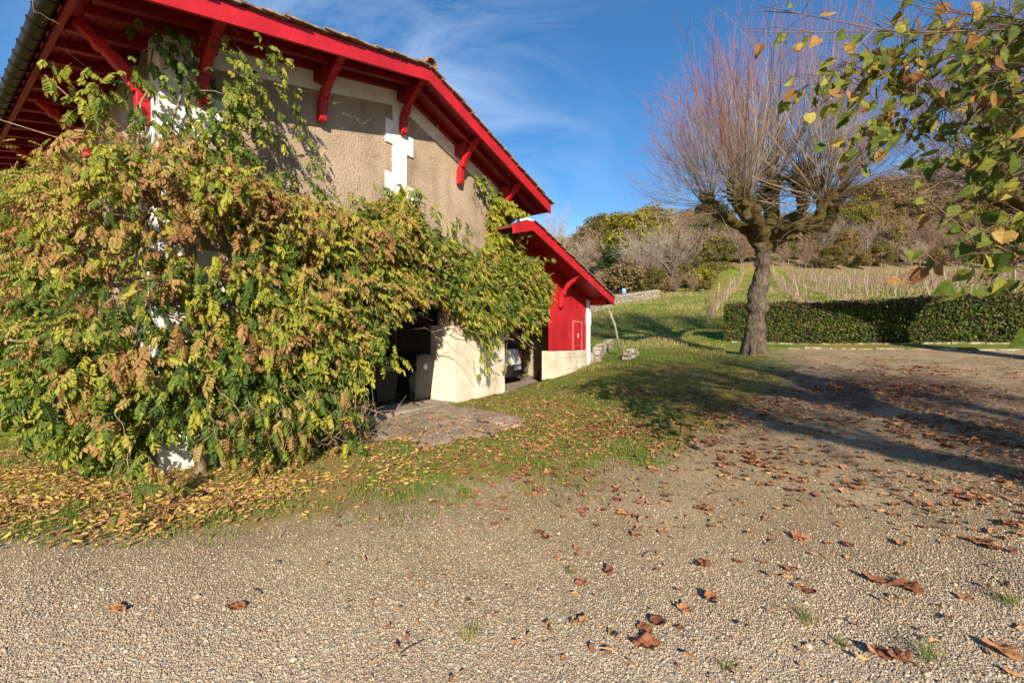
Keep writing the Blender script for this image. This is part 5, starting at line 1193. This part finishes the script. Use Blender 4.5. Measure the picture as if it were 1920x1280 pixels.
blades('meadow_grass', 'longer meadow grass on the slope, green with straw patches', np.stack([x, y, z], 1), np.clip(.16+.14*nz, .05, .4)*np.clip(y/22, .7, 1.6), .006*y/12, np.clip(.62+.5*nz+rgq.normal(0, .22, n), 0, 1), M['grass'], 2, .7)
# litter under the wisteria: narrow yellow and tan leaflets
def litter(n, xr, yr, dens_fn, size, tint_fn, name, label, seed):
    rg = np.random.default_rng(seed); xp = rg.uniform(*xr, n); yp = rg.uniform(*yr, n); x, y, z = ray_ground(xp, yp); k = (rg.random(n) < dens_fn(xp, yp, x, y, z)) & ~in_building(x, y); x, y, z, xp, yp = x[k], y[k], z[k], xp[k], yp[k]; n = len(x)
    a = rg.uniform(0, 6.283, n); f = np.stack([np.cos(a), np.sin(a), rg.normal(0, .22, n)], 1); nr = np.stack([rg.normal(0, .3, n), rg.normal(0, .3, n), np.ones(n)], 1); sc = rg.uniform(.6, 1.3, n)*size
    V, F = stamp(LEAFLET_V, LEAFLET_F, np.stack([x, y, z+.016+rg.uniform(0, .018, n)], 1), basis(f, nr), np.stack([sc*.42, sc, sc*rg.uniform(-2, 2, n)], 1)); T = np.repeat(tint_fn(rg, n, xp, yp), len(LEAFLET_V))
    return tag(link(name, np_mesh(name, V, F, M['litter'], np.clip(T, 0, 1))), label, kind='stuff')
litter(48000, (-330, 1000), (740, 1030), lambda xp, yp, x, y, z: np.clip(1.7*(1-np.hypot((xp-250)/650, (yp-(905-.10*(xp-280)))/125)), 0, 1)*np.clip(.6+.6*vnoise(np.stack([x, y, 0*x], 1), 2.2), .15, 1), .062,
       lambda rg, n, xp, yp: np.where(rg.random(n) < .22, rg.uniform(.15, .4, n), rg.uniform(.45, 1.15, n)), 'leaf_litter', 'thick yellow and tan leaf litter below the wisteria', 81)
litter(20000, (560, 1320), (745, 900), lambda xp, yp, x, y, z: np.clip(.6*(1-np.hypot((xp-880)/330, (yp-800)/80)), 0, 1), .05, lambda rg, n, xp, yp: np.where(rg.random(n) < .12, rg.uniform(.2, .4, n), rg.uniform(.6, 1.1, n)), 'leaf_litter', 'thin scatter of orange leaflets on and around the concrete apron', 82)
litter(52000, (600, 1960), (668, 1280), lambda xp, yp, x, y, z: np.clip(.14+.6*cover(x, y, z)[2]+.6*np.clip(1-np.hypot((xp-1120)/450, (yp-790)/120), 0, 1), 0, 1)*np.clip((1040-yp)/300, .03, 1), .055, lambda rg, n, xp, yp: rg.uniform(.7, 1, n), 'leaf_litter', 'fine brown leaf fragments strewn over the gravel', 83)
# crumpled brown leaves
def crumple(seed):
    rg = np.random.default_rng(seed); nr_, na = 5, 20; V = [(0, 0, .02)]; ph = rg.uniform(0, 6.28); fold = rg.uniform(0, 3.14); c = rg.uniform(.10, .65)
    for r in range(1, nr_+1):
        for k in range(na):
            a = 6.283*k/na; lob = .72+.28*abs(math.cos(2.5*a+ph))**.7; rr = r/nr_*lob*.5; x, y = rr*math.cos(a), rr*math.sin(a)*.85
            u_ = x*math.cos(fold)+y*math.sin(fold); z = c*u_*u_*1.5+.06*math.sin(9*x+seed)*math.sin(8*y+seed*2)+.045*math.sin(17*x+seed*3)*math.cos(15*y+seed)+.05*rg.normal()*r/nr_; V.append((x*(1-.25*c*abs(u_)), y, z))
    T3 = [(0, 1+k, 1+(k+1) % na) for k in range(na)]; Q4 = [(1+(r-1)*na+k, 1+r*na+k, 1+r*na+(k+1) % na, 1+(r-1)*na+(k+1) % na) for r in range(1, nr_) for k in range(na)]
    return np.array(V), [np.array(Q4), np.array(T3)]
CR = [crumple(s) for s in range(1, 9)]
crm = []
for i, (V, F) in enumerate(CR):
    for tn in (.15, .5, .85): crm.append(np_mesh('fallen_leaf', V-np.array([0, 0, V[:, 2].min()+.004]), F, M['brown_leaf'], np.full(len(V), tn)+rgq.normal(0, .06, len(V)), smooth=True))
named = [(220, 1145, .15, 'brown crumpled leaf alone on the gravel at the lower left'), (443, 1140, .14, 'long brown leaf pointing up-right, right of the lone lower-left leaf'), (879, 1127, .06, 'small round orange leaf in the middle of the foreground gravel'),
         (1090, 1166, .11, 'dark brown leaf left of the big clump in the lower middle'), (1210, 1210, .20, 'largest dark leaf at the bottom of the lower-middle clump'), (1235, 1170, .15, 'curled tan leaf at the top of the lower-middle clump'), (1285, 1148, .12, 'rounded brown leaf above right of the lower-middle clump'),
         (1210, 1183, .13, 'folded brown leaf inside the lower-middle clump'), (1275, 1180, .07, 'narrow dull leaf at the right side of the lower-middle clump'), (1057, 1237, .05, 'tiny orange leaf near the bottom edge'), (1645, 1092, .20, 'long flat reddish leaf on the right gravel'), (1700, 1105, .20, 'large curled brown leaf overlapping the long reddish leaf'),
         (1812, 1124, .10, 'small rolled tan leaf right of the large curled leaf'), (1690, 1238, .18, 'big folded brown leaf at the lower right'), (1650, 1228, .16, 'flat brown leaf touching the big folded one at the lower right'), (1880, 1225, .17, 'long brown leaf near the lower right corner'),
         (1323, 1055, .09, 'upright dark brown leaf, first in the row of four'), (1384, 1055, .08, 'folded brown leaf, second in the row of four'), (1430, 1056, .09, 'flat orange-brown leaf, third in the row of four'), (1485, 1070, .13, 'wide brown leaf, last in the row of four'), (1520, 1112, .10, 'dull brown leaf under the row of four'),
         (1690, 1022, .14, 'fan-shaped orange leaf on the right gravel'), (1820, 1015, .13, 'brown leaf at the left of the right-edge cluster'), (1860, 1030, .14, 'orange curled leaf in the right-edge cluster'), (1045, 1048, .08, 'single orange leaf on the open centre gravel'), (770, 1085, .07, 'faded brown leaf left of centre gravel'), (634, 988, .09, 'orange leaf at the edge of the mossy gravel')]
sizes = []
for i, (x, y, s_, lab) in enumerate(named):
    X, Y, Z = [float(v[0]) for v in ray_ground(np.array([float(x)]), np.array([float(y)]))]
    o = bpy.data.objects.new('fallen_leaf', crm[(i*7) % len(crm)]); COL.objects.link(o); o.location = (X, Y, Z+.008); s_ *= .85; o.scale = (s_, s_*rb.uniform(.6, .95), s_*rb.uniform(.6, .9)); o.rotation_euler = (rb.uniform(-.1, .1), rb.uniform(-.1, .1), rb.uniform(0, 6.28))
    tag(o, lab, 'leaf', 'brown leaves on the gravel')
def leaf_dens(xp, yp, x, y, z):
    return np.clip(.16+1.5*np.clip(1-np.hypot((xp-1130)/430, (yp-815)/110), 0, 1)+.9*np.clip(1-np.hypot((xp-1620)/420, (yp-760)/110), 0, 1)+.5*np.clip(1-np.hypot((xp-1900)/250, (yp-920)/200), 0, 1), 0, 1)*np.clip(.5+.7*vnoise(np.stack([x, y, 0*x], 1), 1.4), .1, 1)
n = 34000; r_ = np.random.default_rng(91); xp = r_.uniform(560, 2000, n); yp = r_.uniform(668, 1250, n); x, y, z = ray_ground(xp, yp)
k = (r_.random(n) < leaf_dens(xp, yp, x, y, z)*np.clip((y/8.5)**1.45, .0, .9)*(yp < 1130)*np.clip((1150-yp)/260, .12, 1)) & ~in_building(x, y) & (xp > 640+np.clip((yp-850)*1.2, 0, 500)); x, y, z, xp, yp = x[k], y[k], z[k], xp[k], yp[k]; n = len(x); sz = r_.uniform(.05, .12, n)
order = np.argsort(-(sz/y)); ind = order[:270]; rest = order[270:]
for j in ind:
    o = bpy.data.objects.new('fallen_leaf', crm[int(r_.integers(len(crm)))]); COL.objects.link(o); o.location = (x[j], y[j], z[j]+.01); o.scale = (sz[j], sz[j]*r_.uniform(.6, 1), sz[j]*r_.uniform(.6, 1.2)); o.rotation_euler = (r_.uniform(-.2, .2), r_.uniform(-.2, .2), r_.uniform(0, 6.28))
    szw = 'large' if sz[j] > .12 else 'medium' if sz[j] > .09 else 'small'
    wh = 'the patchy grass before the annex' if xp[j] < 1300 and yp[j] < 870 else 'the far gravel by the trees' if yp[j] < 800 else 'the gravel of the right half' if xp[j] > 1250 else 'the open gravel in the middle'
    tn_ = ('tan', 'red-brown', 'dark brown')[crm.index(o.data) % 3]
    tag(o, szw+' '+tn_+' leaf on '+wh, 'leaf', szw+' '+tn_+' leaves on '+wh)
ps = []
wi = r_.integers(0, len(CR), n)
for kx, (TV, TF) in enumerate(CR):
    s = rest[wi[rest] == kx]; m = len(s)
    if not m: continue
    a = r_.uniform(0, 6.28, m); f = np.stack([np.cos(a), np.sin(a), r_.normal(0, .15, m)], 1); V, F = stamp(TV, TF, np.stack([x[s], y[s], z[s]+.018], 1), basis(f, np.stack([r_.normal(0, .2, m), r_.normal(0, .2, m), np.ones(m)], 1)), sz[s]); ps.append((V, F, np.repeat(r_.uniform(0, 1, m), len(TV))))
V, F, T = merge(ps); tag(link('brown_leaves', np_mesh('brown_leaves', V, F, M['brown_leaf'], T, smooth=True)), 'drifts of crumpled brown leaves on the grass and far gravel', kind='stuff')
# loose pebbles in the foreground
def pebbles(n, seed):
    rg = np.random.default_rng(seed); xp = np.where(rg.random(n) < .8, rg.uniform(-100, 2020, n), rg.uniform(-900, 2820, n)); yp = 1300-np.abs(rg.normal(0, 230, n)); k = (yp > 800); xp, yp = xp[k], yp[k]; x, y, z = ray_ground(xp, yp); g, l, d = cover(x, y, z); k = rg.random(len(x)) > g*1.3; x, y, z = x[k], y[k], z[k]; n = len(x)
    IV = np.array([(0, 0, 1.), (1, .1, .05), (.1, 1, -.05), (-1, -.1, .05), (-.1, -1, -.05), (0, 0, -1.)]); IF = np.array([(0,1,2),(0,2,3),(0,3,4),(0,4,1),(5,2,1),(5,3,2),(5,4,3),(5,1,4)])
    a = rg.uniform(0, 6.28, n); f = np.stack([np.cos(a), np.sin(a), rg.normal(0, .2, n)], 1); s = rg.lognormal(0, .42, n)*.0030
    V, F = stamp(IV, [IF], np.stack([x, y, z+.002], 1), basis(f, np.stack([rg.normal(0, .2, n), rg.normal(0, .2, n), np.ones(n)], 1)), np.stack([s, s*1.35, s*.8], 1))
    m, t, b = mat('pebbles', .75, .25); at = t.nodes.new('ShaderNodeAttribute'); at.attribute_name = 'tint'; rr = ramp(t, [(0, (.11, .105, .10)), (.2, (.23, .195, .155)), (.45, (.35, .285, .205)), (.65, (.43, .335, .225)), (.75, (.34, .20, .11)), (.88, (.48, .40, .29)), (1, (.62, .56, .47))]); t.links.new(at.outputs['Fac'], rr.inputs[0]); t.links.new(rr.outputs[0], b.inputs['Base Color'])
    tag(link('gravel', np_mesh('gravel', V, F, m, np.repeat(rg.random(n), 6), smooth=True)), 'loose beige and grey gravel pebbles over the yard', kind='stuff')
pebbles(330000, 95)
# grass tufts standing in the gravel, each a plant of its own
for i, (x, y, h_, lab) in enumerate([(1515, 1165, .09, 'dry green grass tuft in the gravel right of the lower-middle leaf clump'), (880, 1195, .08, 'straw-coloured grass tuft in the middle foreground gravel'), (1745, 1235, .09, 'grass tuft beside the big folded leaf at the lower right'), (1072, 1075, .05, 'small grass tuft on the centre gravel'),
                                     (1890, 1130, .08, 'thin grass tuft at the right edge'), (1360, 1255, .04, 'bright green moss-like tuft near the bottom edge'), (1580, 1210, .04, 'small bright green tuft between brown leaves'), (95, 930, .16, 'arching grass clump in the litter at the far left')]):
    X, Y, Z = [float(v[0]) for v in ray_ground(np.array([float(x)]), np.array([float(y)]))]; n = 60; rg = np.random.default_rng(100+i)
    pos = np.stack([X+rg.normal(0, h_*.25, n), Y+rg.normal(0, h_*.25, n), np.full(n, Z-.003)], 1); o = blades('grass_tuft', lab, pos, h_, .0018, rg.uniform(.1, 1, n), M['grass'], 200+i, 1.3)
    del o['kind']; tag(o, lab, 'grass tuft', None)

rt = random.Random(3)
for i, (x, y, l, lab) in enumerate([(775, 1215, .16, 'thin dark twig lying on the middle foreground gravel'), (178, 1075, .12, 'short dark forked twig on the gravel at the left'), (520, 1055, .09, 'tiny twig near the orange leaf at the mossy edge'), (1215, 1040, .14, 'curved twig on the gravel beside a brown leaf'), (480, 1110, .10, 'pale stick on the gravel between the two lower-left leaves'), (1350, 925, .3, 'longer brown stick on the right gravel'), (745, 905, .25, 'thin upright-leaning stalk in the grass left of centre')]):
    X, Y, Z = [float(v[0]) for v in ray_ground(np.array([float(x)]), np.array([float(y)]))]; a = rt.uniform(0, 3.14); mb = MB(); q = []
    for k in range(6): q.append((X+l*(k/5-.5)*math.cos(a)+rt.gauss(0, l*.03), Y+l*(k/5-.5)*math.sin(a)+rt.gauss(0, l*.03), Z+.006+.012*math.sin(k*.63)))
    mb.tube(q, [.0035, .0035, .003, .003, .002, .0015], 5); tag(mb.build('fallen_twig', M['dark_wood']), lab, 'twig')

# ordinals for look-alikes: counted from the left in the photograph
ORD = 'first second third fourth fifth sixth seventh eighth ninth tenth eleventh twelfth thirteenth fourteenth fifteenth sixteenth seventeenth eighteenth nineteenth twentieth'.split()
def ordinal(i):
    if i < 20: return ORD[i]
    return ('twenty-', 'thirty-', 'forty-', 'fifty-')[(i+1)//10-2]+ORD[(i+1) % 10-1] if (i+1) % 10 else ('twentieth', 'thirtieth', 'fortieth', 'fiftieth')[(i+1)//10-2]
byl = {}
for o in list(COL.objects):
    if o.parent is None and o.get('label') and o.get('kind') is None: byl.setdefault(o['label'], []).append(o)
for lab, os_ in byl.items():
    if len(os_) < 2: continue
    os_.sort(key=lambda o: o.location.x/max(o.location.y, .5))
    for i, o in enumerate(os_): o['label'] = lab+', '+(ordinal(i) if i else 'leftmost')+(' from the left' if i else ' of them')
